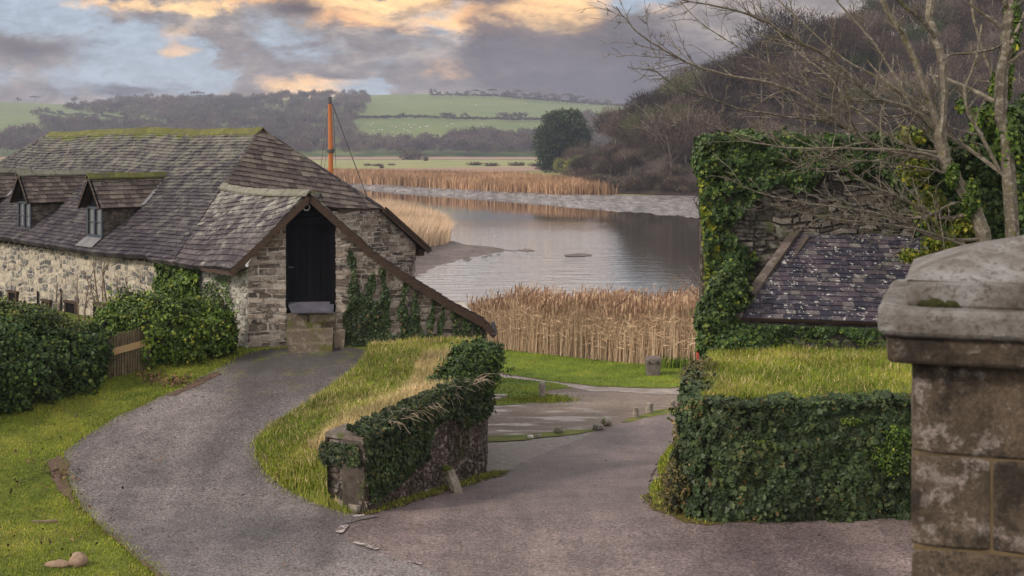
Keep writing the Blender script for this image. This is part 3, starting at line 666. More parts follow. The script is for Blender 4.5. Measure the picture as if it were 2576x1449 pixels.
# ridge caps
def ridge(name,pts,w,mat,parent,warp=None,seg=.45,up=.05):
    a=Acc(); pts=resample(pts,seg,False)
    for i in range(len(pts)-1):
        p,q=pts[i],pts[i+1]; d=nrm(q-p); s=nrm(np.cross(d,ZU))
        q=q+d*.0; j=R.normal(0,.006)
        V=np.array([p-s*w+(0,0,-w*.75+up),p+(0,0,up+.05+j),p+s*w+(0,0,-w*.75+up),q-s*w+(0,0,-w*.75+up),q+(0,0,up+.045+j),q+s*w+(0,0,-w*.75+up)])
        V=np.concatenate([V,V-(0,0,.05)])
        if warp: V=warp(V)
        a.add(V,[[0,1,4,3],[1,2,5,4]],R.uniform(0,1)); a.add(V,[[3,9,6,0],[2,8,11,5],[0,6,7,1],[1,7,8,2],[4,10,9,3],[5,11,10,4]],.3)
    return a.build(name,[mat],parent)
ridge('ridge_cap',[R0-(.1,-.1,0),R1+(.1,-.1,0)],.2,m_ridge,barn,sag)
ridge('hip_cap',[R1,Cb],.04,m_slate_hip,barn,None,up=.02)
# dormers
def dormer(px,py,d,k):
    o=np.array((px,py,d))
    f=nrm(np.array((-1,-1,0.))); s=nrm(np.array((1,-1,0.)))        # outwards, along the facade to the right
    base=o; hw=.52; ez=base[2]+.98; rz=base[2]+1.88
    dm=bpy.data.objects.new('dormer',None); COL.objects.link(dm); dm.parent=barn; dm.location=[float(v) for v in (base-np.array(barn.location))]
    bpy.context.view_layer.update()
    class PP: pass
    def bld(a,n,m):
        ob=a.build(n,m); ob.parent=dm; ob.matrix_parent_inverse=dm.matrix_world.inverted(); return ob
    def pt(a_,b_,z_): return base[:3]+s*a_-f*b_+np.array((0,0,z_))
    # cheeks: stop on the roof plane; depth where z reaches roof
    def depth(z): return max(.05,(z-base[2])/.77)
    a=Acc()
    for sg in (1,-1):
        fr=Frame(pt(sg*hw,0,-.1),-f if sg>0 else f,(0,0,1)) if sg>0 else Frame(pt(-hw,2.3,-.1),f,(0,0,1))
        if sg>0: poly=[(0,0),(.15,0),(1.5,1.12),(0,1.12)]
        else: poly=[(2.15,0),(2.3,0),(2.3,1.12),(.8,1.12)]
        rubble(a,fr,poly,hc=(.05,.1),lc=(.2,.5),seed=k,thick=.1,dep=(.005,.015))
    bld(a,'cheek',[m_mortar_dark,m_stone_dark])
    a=Acc(); fr=Frame(pt(0,.02,0),s,(0,0,1))
    prism(a,fr,[(-hw,.98),(hw,.98),(0,1.8)],-.05,.0,mi=0); prism(a,fr,[(-hw-.02,.9),(hw+.02,.9),(hw+.02,1.0),(-hw-.02,1.0)],-.05,.05,mi=0)
    beam(a,pt(hw+.18,-.22,.92),pt(0,-.22,1.88),.05,.13); beam(a,pt(-hw-.18,-.22,.92),pt(0,-.22,1.88),.05,.13)
    bld(a,'gable_board',[m_black])
    a=Acc()
    for sg in (1,-1):
        A=pt(sg*(hw+.2),-.25,.92); B=pt(0,-.25,1.9); Cc=pt(0,2.55,1.9); D=pt(sg*(hw+.2),1.25,.92)
        fr=Frame(A,-f if sg>0 else f,(B-A)) if sg>0 else Frame(D,f,(B-A))
        slates(a,fr,[fr.uv(q) for q in (A,D,Cc,B)],w=.24,e=.17,seed=k*3+sg+5,thick=.05)
    bld(a,'dormer_roof',[m_wood_dk,m_slate_hip])
    rr=ridge('dormer_ridge',[pt(0,-.28,1.93),pt(0,2.5,1.93)],.13,m_ridge2 if k else m_ridge,None); rr.parent=dm; rr.matrix_parent_inverse=dm.matrix_world.inverted()
    a=Acc(); fr=Frame(pt(0,0,0),s,(0,0,1))
    for x0,x1,z0,z1 in ((-hw,hw,-.05,.05),(-hw,hw,.88,.95),(-hw,-hw+.09,.05,.88),(hw-.09,hw,.05,.88),(-.05,.05,.05,.88)):
        prism(a,fr,[(x0,z0),(x1,z0),(x1,z1),(x0,z1)],-.08,.04,mi=0)
    for x0,x1 in ((-hw+.09,-.05),(.05,hw-.09)):
        prism(a,fr,[(x0,.44),(x1,.44),(x1,.47),(x0,.47)],-.03,.02,mi=0)
    bld(a,'window_frame',[m_frame])
    a=Acc()
    for x0,x1 in ((-hw+.09,-.05),(.05,hw-.09)): a.add([fr.pt(x0,.05,-.02),fr.pt(x1,.05,-.02),fr.pt(x1,.88,-.02),fr.pt(x0,.88,-.02)],[0,1,2,3])
    bld(a,'window_pane',[m_glass])
    a=Acc(); V=[pt(-hw,-.06,-.03),pt(hw,-.06,-.03),pt(hw+.05,-.4,-.29),pt(-hw-.05,-.4,-.29)]; V=V+[v+np.array((0,0,-.02)) for v in V]
    a.add(V,[[0,3,2,1],[3,7,6,2],[2,6,5,1]]); 
    bld(a,'flashing',[m_lead]); a=Acc()
    A=pt(hw+.22,1.25,.99); B=pt(0,2.75,2.02); beam(a,A,B,.14,.02,.7)
    bld(a,'flashing',[m_lead])
f_=nrm(np.array((1,1,0.)))
for k,(px,py) in enumerate(((-13.35,40.75),(-17.0,44.4),(-20.6,48.0))):
    # front face stands just inside the eave
    h=(px+py-26.7)/math.sqrt(2); dormer(px,py,-3.3+h*.77+.0,k)
# facade wall and its openings
a=Acc(); Fa=np.array((-25.0,52.25)); Fb=np.array((-7.15,34.4)); Lf=np.linalg.norm(Fb-Fa)
frf=Frame((Fa[0],Fa[1],0),(Fb[0]-Fa[0],Fb[1]-Fa[1],0),(0,0,1))
rubble(a,frf,[(0,-6.6),(Lf-2.7,-6.6),(Lf-2.7,-3.35),(0,-3.35)],hc=(.08,.2),lc=(.12,.42),gap=.018,dep=(.005,.022),seed=8,wave=.06)
a.build('facade_wall',[m_mortar_pale,m_stone_pale],barn)
a=Acc(); rubble(a,frf,[(Lf-2.7,-6.6),(Lf,-6.6),(Lf,-3.35),(Lf-2.7,-3.35)],hc=(.05,.14),lc=(.15,.5),seed=9)
a.build('white_washed_wall',[m_mortar,m_stone_white],barn)
for px,py,w,h,n in ((182,795,.75,.85,'window'),(36,765,.6,.8,'window'),(272,800,1.15,.75,'window'),(156,757,.13,.75,'window'),(98,752,.13,.55,'window'),(240,787,.13,.65,'window'),(5,750,.13,.5,'window'),(120,785,.5,.7,'window')):
    # sight line meets the facade plane
    q=plane_hit(np.array([px*1.]),np.array([py*1.]),np.array((Fa[0],Fa[1],0)),frf.N)[0]; u,v=frf.uv(q)
    a=Acc(); fr3=frf
    a.add([fr3.pt(u-w/2,v-h/2,.05),fr3.pt(u+w/2,v-h/2,.05),fr3.pt(u+w/2,v+h/2,.05),fr3.pt(u-w/2,v+h/2,.05)],[0,1,2,3],mi=0)
    if w>.3:
        for x in (-w/2,w/2): prism(a,fr3,[(u+x-.05,v-h/2),(u+x+.05,v-h/2),(u+x+.05,v+h/2),(u+x-.05,v+h/2)],0,.09,mi=1)
        prism(a,fr3,[(u-w/2-.1,v+h/2),(u+w/2+.1,v+h/2),(u+w/2+.1,v+h/2+.08),(u-w/2-.1,v+h/2+.08)],0,.1,mi=1)
    a.build('window',[m_dark,m_wood_dk],barn)
a=Acc()
for s_ in np.arange(.4,Lf-3,.45):
    p=frf.pt(s_,-3.42,.1); box(a,p,frf.N,frf.U,ZU,.16,.04,.05)
a.build('rafter_end',[m_wood_dk],barn)['kind']='stuff'
# porch block: left slope, catslide right slope, gable wall
def GP(px,py,off=0):                               # point on the gable plane
    p=plane_hit(np.array([float(px)]),np.array([float(py)]),np.array((-7.15,34.4,0)),gn)[0]; return p+gn*off
gu=nrm(np.array((-.72+7.15,35.3-34.4,0))); gn=np.array((gu[1],-gu[0],0))
frg=Frame((-7.15,34.4,0),gu,(0,0,1)); gn=frg.N
ap=GP(780,485,.3); lf=GP(583,675,.3); rk=[GP(*p,.3) for p in ((780,485),(954,641),(1044,701),(1140,759),(1214,799),(1242,828))]
Ce=np.array((-10.7,37.35,-3.22))
a=Acc(); lf2=lf.copy(); frl=Frame(lf,Ce-lf,ap-lf); frl=Frame(Ce,lf-Ce,Cb-Ce)
def psag(V):
    V=V.copy(); t_=np.clip((V[:,1]-34.4)/5,0,1); V[:,2]+=-.10*np.sin(np.pi*t_)+.02*np.sin(V[:,0]*3); return V
# the left slope is two triangles' worth of plane; use best-fit frame
pn=frl.N
def twist(V):
    V=psag(V); x,y=V[:,0],V[:,1]
    zp=Ce[2]-((x-Ce[0])*pn[0]+(y-Ce[1])*pn[1])/pn[2]
    h=((x+y)-(lf[0]+lf[1]))*S2; sx=(x-y)*S2; sa=(ap[0]-ap[1])*S2; sb=(Cb[0]-Cb[1])*S2
    ha=(ap[0]+ap[1]-lf[0]-lf[1])*S2; hb=(Cb[0]+Cb[1]-lf[0]-lf[1])*S2
    t_=(sx-sb)/(sa-sb); hr=np.maximum(hb+(ha-hb)*np.clip(t_,-.6,1.6),.4)
    ze=lf[2]; zr=ap[2]; V[:,2]+=(ze+(zr-ze)*np.minimum(h/hr,1.0)-zp); return V
slates(a,frl,[frl.uv(p) for p in (Ce,lf,ap,Cb+(0.1,0,.06))],w=.28,e=.19,seed=11,warp=twist,lift=.028)
dz=np.array((0,0,-.17)); bk=(Cb-ap)*.35; b2=(Ce-lf)*.35; a.add([lf+dz,ap+dz,ap+bk+dz,lf+b2+dz],[0,1,2,3],.3,0)
a.build('porch_roof',[m_wood_dk,m_slate_porch],barn)
a=Acc(); back=Cb-ap
for i in range(len(rk)-1):
    A,B=rk[i],rk[i+1]; k=1.0
    C2=B+back*(1.0); D2=A+back*(1.0)
    V=[A,B,C2,D2]; dn=np.array((0,0,-.06)); V=V+[v+dn for v in V]
    a.add(V,[[3,2,1,0],[4,5,6,7],[0,1,5,4],[2,3,7,6]],.5,0)
    # slate edges standing proud along the verge
    L=np.linalg.norm(B-A); n=int(L/.2); d_=(B-A)/L
    for j in range(n):
        c=A+d_*(j+.5)*L/n+np.array((0,0,.02)); tl=d_+np.array((0,0,.10)); box(a,c+back*.05,tl,back,np.cross(tl,back),.11,.32,.012,R.uniform(),1,jit=.004)
a.build('catslide_roof',[m_wood_dk,m_slate_porch],barn)
rc=[ap+(0.02,-.02,.02),ap+(Cb-ap)*.35+(0,0,-.05),ap+(Cb-ap)*.7+(0,0,-.05),Cb+(0,0,.04)]
ridge('porch_ridge_cap',rc,.13,m_ridge2,barn,None)
a=Acc()
beam(a,ap+(0,0,-.12),lf+(0,0,-.12),.05,.17,.5)
for i in range(len(rk)-1): beam(a,rk[i]+(0,0,-.15),rk[i+1]+(0,0,-.15),.05,.17,.5)
for px,py in ((692,585),(608,667)): box(a,GP(px,py,.15),gu,ZU,gn,.09,.06,.2)
for px,py in ((930,634),(1008,692),(1090,742)): box(a,GP(px,py,.12),gu,ZU,gn,.1,.05,.2)
a.build('bargeboard',[m_wood_dk],barn)
a=Acc(); gg=GP(1246,838,.0); 
beam(a,GP(1240,835,.35),GP(1240,835,-1.2),.12,.07); beam(a,GP(1236,806,.3),GP(1243,834,.3),.05,.12); a.build('gutter',[m_metal],barn)
# gable stonework in convex pieces either side of the door
def gv(px,py): return frg.uv(GP(px,py))
uL=0.0; ud0=gv(720,600)[0]; ud1=gv(843,600)[0]
a=Acc(); zl=-6.3
rubble(a,frg,[(0,zl),(ud0,zl),gv(720,538),(0.02,gv(592,662)[1])],hc=(.06,.17),lc=(.18,.6),seed=21)
pr=[(843,552),(954,652),(1044,712),(1140,769),(1214,808),(1222,816)]
for i in range(len(pr)-1):
    A,B=gv(*pr[i]),gv(*pr[i+1]); rubble(a,frg,[(A[0],zl-3),(B[0],zl-3),B,A],hc=(.05,.13),lc=(.14,.5),seed=22+i)
zs=gv(780,787)[1]; rubble(a,frg,[(ud0,zl),(ud1,zl),(ud1,zs),(ud0,zs)],hc=(.06,.12),lc=(.2,.5),seed=31)
a.build('gable_wall',[m_mortar,m_stone],barn)
a=Acc(); pz=[gv(1222,816)]
wallR=Frame(frg.pt(pz[0][0],0,0),-frg.N,(0,0,1)); rubble(a,wallR,[(0,-9.4),(6,-9.4),(6,-5.1),(0,-5.1)],seed=40); a.build('side_wall',[m_mortar,m_stone],barn)
# loft door, boarding, vent, sill, steps
door=bpy.data.objects.new('loft_door',None); COL.objects.link(door); door.parent=barn; dc=GP(780,700,-.1); door.location=[float(v) for v in dc-np.array(barn.location)]
bpy.context.view_layer.update()
def bldp(a,n,m,par):
    ob=a.build(n,m); ob.parent=par; ob.matrix_parent_inverse=par.matrix_world.inverted(); return ob
a=Acc(); z0=gv(780,762)[1]; z1=gv(780,566)[1]; n=7; wd=(ud1-ud0-.06)/n
for i in range(n): 
    u0=ud0+.03+i*wd; prism(a,frg,[(u0+.007,z0-.1),(u0+wd-.007,z0-.1),(u0+wd-.007,z1),(u0+.007,z1)],-.2,-.1+R.uniform(-.003,.003),mi=0,tint=R.uniform())
prism(a,frg,[(ud0-.02,z0-.3),(ud1+.02,z0-.3),(ud1+.02,z1+.05),(ud0-.02,z1+.05)],-.3,-.205,mi=0)
bldp(a,'door_leaf',[m_black],door)
a=Acc()
a=Acc(); prism(a,frg,[(ud0+.06,z0+.95),(ud0+.2,z0+.95),(ud0+.2,z0+.99),(ud0+.06,z0+.99)],-.1,-.06,mi=0); bldp(a,'latch',[m_metal],door)
a=Acc(); 
for u0,u1 in ((ud0-.01,ud0+.06),(ud1-.14,ud1+.02)): prism(a,frg,[(u0,z0-.25),(u1,z0-.25),(u1,z1),(u0,z1)],-.2,.02,mi=0)
prism(a,frg,[(ud0-.06,z1),(ud1+.06,z1),(ud1+.06,z1+.13),(ud0-.06,z1+.13)],-.2,.06,mi=0)
bldp(a,'door_frame',[m_black],door)
a=Acc(); q0=frg.pt(ud0+.02,z0+.02,-.1); q1=frg.pt(ud1-.04,z0+.02,-.1); q2=frg.pt(ud1-.04,z0-.2,.32); q3=frg.pt(ud0+.16,z0-.2,.32)
V=[q0,q1,q2,q3]; V=V+[v-(0,0,.04) for v in V]; a.add(V,[[3,2,1,0],[3,7,6,2],[0,4,7,3],[1,2,6,5],[4,5,6,7]],.9); bldp(a,'door_ledge',[M_simple('grey_slate_ledge',(.05,.05,.065),(.09,.09,.11),4,rough=.4)],door)
a=Acc(); zt=gv(780,497)[1]; ua=gv(780,497)[0]; zz=z1+.13
nb=6
for i in range(nb):
    b0=zz+(zt-zz)*i/nb; b1=zz+(zt-zz)*(i+1)/nb
    def ue(z,s): 
        f=(zt-z)/(zt-zz); return ua+(ud0-.02-ua)*f if s<0 else ua+(ud1+.03-ua)*f
    prism(a,frg,[(ue(b0,-1),b0),(ue(b0,1),b0),(ue(b1,1),b1-.008),(ue(b1,-1),b1-.008)],-.2,.0,mi=0)
a.build('gable_boarding',[m_black],barn)
a=Acc(); c=GP(771,521,.07); th=np.linspace(0,math.tau,19); tube(a,[c+gu*.085*math.cos(t_)+ZU*.085*math.sin(t_) for t_ in th],.016,6,.5,0,cap=False)
a.add([c-gn*.02+gu*.08*math.cos(t_)+ZU*.08*math.sin(t_) for t_ in th[:-1]],np.arange(18),.5,1); a.build('round_vent',[m_white,m_dark],barn)
a=Acc()
for (x0,x1,y0,y1,dep) in ((722,775,790,806,.14),(776,845,789,806,.12),(722,756,808,822,.12),(757,810,807,822,.15),(811,845,808,822,.12),(720,838,822,850,.5),(839,866,826,852,.42),(728,838,852,884,.9)):
    A,B=gv(x0,y1),gv(x1,y0); prism(a,frg,[(A[0],A[1]-.25),(B[0],A[1]-.25),(B[0],B[1]),(A[0],B[1])],-.1,dep,inset=.97,jit=.012,tint=R.uniform(.2,.9))
a.build('door_step',[M_stone('mossy_step_stone',[(0,(.05,.04,.03)),(1,(.15,.12,.09))],lich=(.28,.25,.2),lamt=.5,moss=(.085,.095,.012),scale=2.2)],barn)
# rear half-hipped gable
gb=nrm(np.array((.72,.69,0))); a=Acc(); frb=Frame(L2-gb*1.5*0+(0,0,0),gb,(0,0,1)); frb=Frame((L2[0],L2[1],0)-0*gb,gb,(0,0,1))
Bc=np.array((-3.35,44.08)); ub=frb.uv((Bc[0],Bc[1],0))[0]; ur=frb.uv((Rr[0],Rr[1],0))[0]; uf=frb.uv((Ft[0],Ft[1],0))[0]
zc=Ft[2]+(Rr[2]-Ft[2])*(uf-ub)/(uf-ur)
rubble(a,frb,[(-2.2,-9.4),(ur,-9.4),(ur,-2.2),(-2.2,-2.15)],hc=(.07,.17),lc=(.2,.7),seed=51,thick=.4)
rubble(a,frb,[(ur,-9.4),(ub,-9.4),(ub,zc-.1),(ur,-2.22)],hc=(.07,.17),lc=(.2,.7),seed=52,thick=.4)
a.build('rear_gable_wall',[m_mortar,m_stone],barn)
a=Acc(); ofs=frb.N*.25
beam(a,Rr+ofs+(0,0,-.02),Ft+ofs,.06,.22); V=[Rr+ofs*1.2+(0,0,.03),Ft+ofs*1.2+(0,0,.08),Ft-ofs*2+(0,0,.08),Rr-ofs*2+(0,0,.03)]; V=V+[v-(0,0,.05) for v in V]; a.add(V,BOXF,.5)
box(a,Ft+(-.2,-.1,-.06),gb,frb.N,ZU,.1,.15,.12)
beam(a,L2+(0,0,-.08),Rr+(0,0,-.08),.05,.12)
a.build('rear_bargeboard',[m_wood_dk],barn)
a=Acc(); beam(a,Ft+(.03,0,.0)+ofs,Ft+(.03,0,0)-frb.N*3,.13,.08); tube(a,[Ft+(-.3,-.1,-.1),Ft+(-.38,-.12,-.3),Ft+(-.36,-.12,-1.4)],.04,6); a.build('rear_gutter',[m_metal],barn)

# climbers on the barn
def colmask(cols):
    def f(x,y):
        keep=np.zeros(len(x),bool)
        for cx,w,top,bot in cols:
            ww=w*(.35+.65*np.clip((y-top)/(bot-top),0,1))*(1+.35*np.sin(y*.09+cx)); keep|=(np.abs(x-cx-6*np.sin(y*.03+cx))<ww)&(y>top+R.uniform(-8,8,len(x)))
        return keep
    return f
gp0=(-7.15,34.4,0)
def gable_ivy(cols,poly,n,label,**k): return ivy_plane('climbing_ivy',poly,gp0,gn,n,.062,m_ivy_dk,label,mask=colmask(cols),puff=.16,tint=.5,stems=8,group='climbers on the barn gable',**k)
gable_ivy([(890,40,800,905),(960,40,830,905),(885,17,630,900),(930,20,690,900),(965,15,680,900),(907,26,740,900),(950,30,760,900)],[(845,620),(1000,640),(985,890),(845,890)],9000,'dark ivy columns climbing the gable wall just right of the loft door')
gable_ivy([(1010,45,845,905),(1080,45,850,905),(1018,15,715,900),(1050,12,735,900),(1085,9,745,900),(1035,24,800,900)],[(990,700),(1110,735),(1110,885),(985,885)],6000,'narrower ivy columns in the middle of the catslide gable')
gable_ivy([(1110,9,780,910),(1150,16,765,910),(1180,22,780,910),(1205,14,800,910)],[(1100,745),(1215,800),(1220,900),(1100,890)],4500,'ivy hugging the low outer end of the catslide gable')
ivy_plane('climbing_shrub',[(405,668),(430,655),(470,662),(508,672),(512,760),(470,762),(415,756),(408,700)],(Fa[0],Fa[1],0),frf.N,4200,.085,m_ivy_br,'square clump of bright green climber under the barn eave','climber',puff=.35,tint=.4)
ivy_plane('creeper',[(515,720),(545,700),(575,690),(590,760),(600,890),(540,890),(520,800)],(Fa[0],Fa[1],0),frf.N,900,.06,m_ivy,'thin creeper straggling up the whitewashed barn corner','creeper',puff=.1,tint=.6,stems=14)

# ================================================================== LEFT HEDGES, GATE
def HLP(px,d,zt,zb,rx,ry):
    x=(px-CX)/K*d; return (x,d,(zt+zb)/2,rx,ry,(zt-zb)/2)
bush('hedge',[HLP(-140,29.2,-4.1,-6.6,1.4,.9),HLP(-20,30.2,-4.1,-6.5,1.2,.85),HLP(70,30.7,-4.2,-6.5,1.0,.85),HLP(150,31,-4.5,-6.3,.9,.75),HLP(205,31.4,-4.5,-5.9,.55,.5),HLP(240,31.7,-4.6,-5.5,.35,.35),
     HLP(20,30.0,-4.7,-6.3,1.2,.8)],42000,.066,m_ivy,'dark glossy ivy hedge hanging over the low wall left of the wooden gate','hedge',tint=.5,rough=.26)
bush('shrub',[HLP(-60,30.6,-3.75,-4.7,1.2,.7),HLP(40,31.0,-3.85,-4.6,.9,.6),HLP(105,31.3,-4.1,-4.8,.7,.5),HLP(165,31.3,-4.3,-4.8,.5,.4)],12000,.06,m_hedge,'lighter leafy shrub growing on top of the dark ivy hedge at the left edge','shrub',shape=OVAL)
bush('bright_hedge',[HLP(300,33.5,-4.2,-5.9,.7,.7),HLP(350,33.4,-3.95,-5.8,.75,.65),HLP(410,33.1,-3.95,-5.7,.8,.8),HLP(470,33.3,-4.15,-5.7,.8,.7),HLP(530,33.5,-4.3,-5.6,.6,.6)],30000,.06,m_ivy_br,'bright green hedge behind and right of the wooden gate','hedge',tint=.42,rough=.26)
bush('dark_shrub',[HLP(560,33.7,-4.4,-5.7,.35,.4),HLP(545,33.8,-4.1,-5.7,.3,.3)],3500,.06,m_ivy_dk,'small dark shrub at the foot of the whitewashed barn corner','shrub')
# low wall under the hedge
lw=thing('low_stone_wall',(-10,31,-6),'low crumbling stone wall showing under the ivy hedge beside the gate','wall')
a=Acc(); A=hit(278,948,zramp)[:2]; B=hit(-60,1028,zramp)[:2]
wallface(a,B+(0,.1),A+(0,.1),-6.6,-5.25,hc=(.08,.16),lc=(.15,.4),seed=61,thick=.4); 
a.build('wall_face',[M_simple('earthy_mortar',(.10,.06,.045),(.20,.13,.095),6),M_stone('reddish_rubble',[(0,(.10,.06,.045)),(1,(.26,.17,.125))],moss=(.07,.08,.015))],lw)
gt=thing('picket_gate',hit(325,945,zramp),'weathered picket gate with one pale new rail, standing in the hedge gap','gate')
a=Acc(); A=hit(287,950,zramp); B=hit(367,932,zramp); gd=nrm(B-A); L=np.linalg.norm(B-A); n=12
for i in range(n):
    p=A+(B-A)*(i+.3)/n; h=1.08+.08*i/n+R.uniform(-.03,.03); w=.026
    ob=Acc(); f=nrm(np.cross(gd,ZU)); top=R.uniform(.0,.02)
    V=np.array([p-gd*w-f*.012,p+gd*w-f*.012,p+gd*w+f*.012,p-gd*w+f*.012]); V=np.concatenate([V,V+(0,0,h),])
    V[[4,7],2]-=.05*(i%2); ob.add(V,BOXF,R.uniform()); ob.build('picket',[m_timber_old],gt)
a=Acc(); f=nrm(np.cross(gd,ZU)); fo=f if f[1]<0 else -f
beam(a,A+(0,0,.66)+fo*.035-gd*.05,B+(0,0,.72)+fo*.035+gd*.05,.025,.17,.5); o=a.build('rail',[m_timber_new],gt); o['label']='pale new horizontal rail'
a=Acc(); beam(a,A+(0,0,.2)-fo*.03,B+(0,0,.22)-fo*.03,.03,.08); a.build('back_rail',[m_timber_old],gt); a=Acc(); beam(a,A+(0,0,.9)-fo*.03,B+(0,0,.95)-fo*.03,.03,.08); a.build('back_rail',[m_timber_old],gt)
for q in (A-gd*.09,B+gd*.08):
    a=Acc(); beam(a,q-(0,0,.2),q+(0,0,1.05),.09,.09,.5,up=YU); a.build('gate_post',[m_timber_old],gt)

# ------------------------------------------------ bare trees
def branch(acc,pts,r0,r1,lev,spread=.7,dens=1.2,tw=.5,mi=0,tint=None,minr=.004,up=.15):
    pts=np.asarray(pts,float); 
    # smooth
    m=len(pts); tt=np.linspace(0,m-1,max(m*3,6)); P2=np.stack([np.interp(tt,np.arange(m),pts[:,i]) for i in range(3)],-1)
    for _ in range(2): P2[1:-1]=(P2[:-2]+2*P2[1:-1]+P2[2:])/4
    P2[1:-1]+=R.normal(0,min(r0*.12,.02),P2[1:-1].shape)
    rr=np.linspace(r0,r1,len(P2)); tube(acc,P2,rr,6 if r0>.03 else (4 if r0>.012 else 3),R.uniform(.2,.9) if tint is None else tint,mi,cap=False)
    if lev<=0: return
    seg=np.linalg.norm(np.diff(P2,axis=0),axis=1); L=seg.sum(); n=R.poisson(dens*L*1.15)
    for _ in range(n):
        f=R.uniform(.12,1); k=min(len(P2)-2,int(f*(len(P2)-1))); p=P2[k]; d=nrm(P2[k+1]-P2[k]); s=nrm(R.normal(0,1,3)); s=nrm(s-d*(s@d))
        dd=nrm(d*.8+s*spread+np.array((0,0,up))); l=tw*L*R.uniform(.25,.6)*(1.15-f*.5)
        l=min(l,2.2); q=[p]; c=p.copy(); nd=dd
        for j in range(4): nd=nrm(nd+R.normal(0,.16,3)+np.array((0,0,up*.3))); c=c+nd*l/4; q.append(c)
        r=max(minr,rr[k]*.45); branch(acc,q,r,max(minr*.7,r*.35),lev-1,spread,dens*1.6,tw,mi,tint,minr,up)
m_bark=M_stone('lichened_bark',[(0,(.058,.049,.036)),(.6,(.125,.108,.082)),(1,(.215,.19,.15))],lich=(.33,.31,.26),lamt=.5,moss=(.10,.095,.03),scale=3)
m_bark2=M_simple('thin_sapling_bark',(.12,.085,.06),(.24,.185,.14),8)
for i,(px,py,d,h) in enumerate(((285,842,36,2.6),(262,842,36.3,2.5),(205,850,35.5,2.0),(140,845,35,1.9),(328,850,34.4,2.3))):
    b=P(px,py+40,d); a=Acc()
    for s in range(2):
        tip=b+np.array((R.normal(.1*(i%3-1),.35),R.normal(0,.2),h*R.uniform(.85,1.15)))
        branch(a,[b,b+(tip-b)*.3+R.normal(0,.05,3),b+(tip-b)*.65+R.normal(0,.08,3),tip],.038,.012,2,.7,3.0,.5,minr=.008)
    tag(a.build('sapling',[m_bark2]),['tall bare twin-stemmed sapling right of middle before the rubble barn wall','bare sapling crossing behind its taller twin before the barn wall','low spreading bare sapling before the dark barn window','leftmost bare sapling rising from the ivy hedge','bare sapling leaning over the picket gate'][i],'sapling','bare saplings before the barn')

# ================================================================== RIGHT TERRACE
tw=thing('terrace_wall',(5.5,24,-7),'ivy-smothered stone terrace wall curving round beside the road','wall')
TZ=-4.92
Tc=[(4.5,29.3),(4.05,27.2),(3.62,25.3),(3.5,24.4),(3.8,23.98),(4.4,23.85),(6,23.95),(7.7,24.1),(12,24.3),(16.6,24.5)]
a=Acc()
for i in range(len(Tc)-1): wallface(a,Tc[i],Tc[i+1],-9.4 if i<1 else -7.9 if i<2 else -7.6,TZ,seed=70+i,thick=.35)
a.build('wall_face',[m_mortar_dark,m_stone_dark],tw)
def zter(x,d): return TZ+.06+.10*sm(d,24.5,29)+.03*wav(x,d)
terr=[(p[0]+(.12 if i<4 else 0),p[1]+(.1 if i>=4 else 0)) for i,p in enumerate(Tc)]+[(16,24.4),(16,33),(4.7,33)]
st(sheet('terrace_grass',terr,zter,m_turf_quay,.4,0))
# ivy over the terrace wall: sample along the curve
def _u(): pass
def curve_ivy(name,C,n,zt,zb,size,mat,label,off=.12,puff=.34,tmin=0,tmax=1,stems=120,tint=.5,topw=.25,keep=None):
    C=np.array(C,float); seg=np.linalg.norm(np.diff(C,axis=0),axis=1); cs=np.concatenate([[0],np.cumsum(seg)]); L=cs[-1]
    s=R.uniform(tmin*L,tmax*L,n); x=np.interp(s,cs,C[:,0]); y=np.interp(s,cs,C[:,1]); e=.02
    tx=np.interp(s+e,cs,C[:,0])-np.interp(s-e,cs,C[:,0]); ty=np.interp(s+e,cs,C[:,1])-np.interp(s-e,cs,C[:,1])
    N=nrm(np.stack([ty,-tx,0*tx],-1)); z=R.uniform(0,1,n)
    zz=zb(x,y)+(zt-zb(x,y))*z
    bul=off+puff*(.5+.5*wav(s*1.6,zz*1.5,4))+.06*wav(s*6,zz*6,1)
    bul=bul*(.55+.6*np.sqrt(np.clip(1-z,0,1)))+.05*wav(s*2.7,zz*4,6)
    W=np.stack([x,y,zz],-1)+N*(bul*R.uniform(.75,1.05,n))[:,None]
    ok=(wav(s*1.9,zz*2.2,9)<.42)|(R.uniform(0,1,n)<.3)
    a=Acc(); leaves(a,W[ok],(N+(0,0,.4))[ok],size,jit=.55,tint=np.clip(R.normal(tint,.2,ok.sum())+.28*wav(s[ok]*.9,zz[ok]*1.1,3),0,.97))
    m=int(n*topw); i=R.integers(0,n,m); W2_=np.stack([x[i],y[i],np.full(m,zt)],-1)-N[i]*R.uniform(-.25,.35,m)[:,None]+np.array((0,0,1))*(.03+.1*R.uniform(0,1,m)*(1+wav(x[i]*2,y[i]*2)))[:,None]
    leaves(a,W2_,N[i]*.5+(0,0,1),size,jit=.5,tint=np.clip(R.normal(tint,.2,m),0,1))
    jt=np.where(z>.88)[0]; sprigs(a,W[jt]+(0,0,.05),N[jt]*.4+(0,0,1),170,size,IVY,.3); sprigs(a,W,N,160,size,IVY,.22)
    for k in range(stems):
        j=R.integers(n); p=W[j]; q=[p+N[j]*.02]
        for _ in range(4): q.append(q[-1]+np.array((R.normal(0,.08),R.normal(0,.03),R.uniform(-.18,.1))))
        tube(a,q,[.007]*5,3,.5,1,cap=False)
    return a,name,mat,label
gz=lambda x,y: zlow(x,y)+.02
a,_,_,_=curve_ivy('ivy',Tc[1:],56000,TZ+.02,gz,.088,None,None)
tag(a.build('ivy_curtain',[m_ivy_dk,m_stem,m_stem]),'thick curtain of dark ivy covering the terrace wall beside the road','ivy')
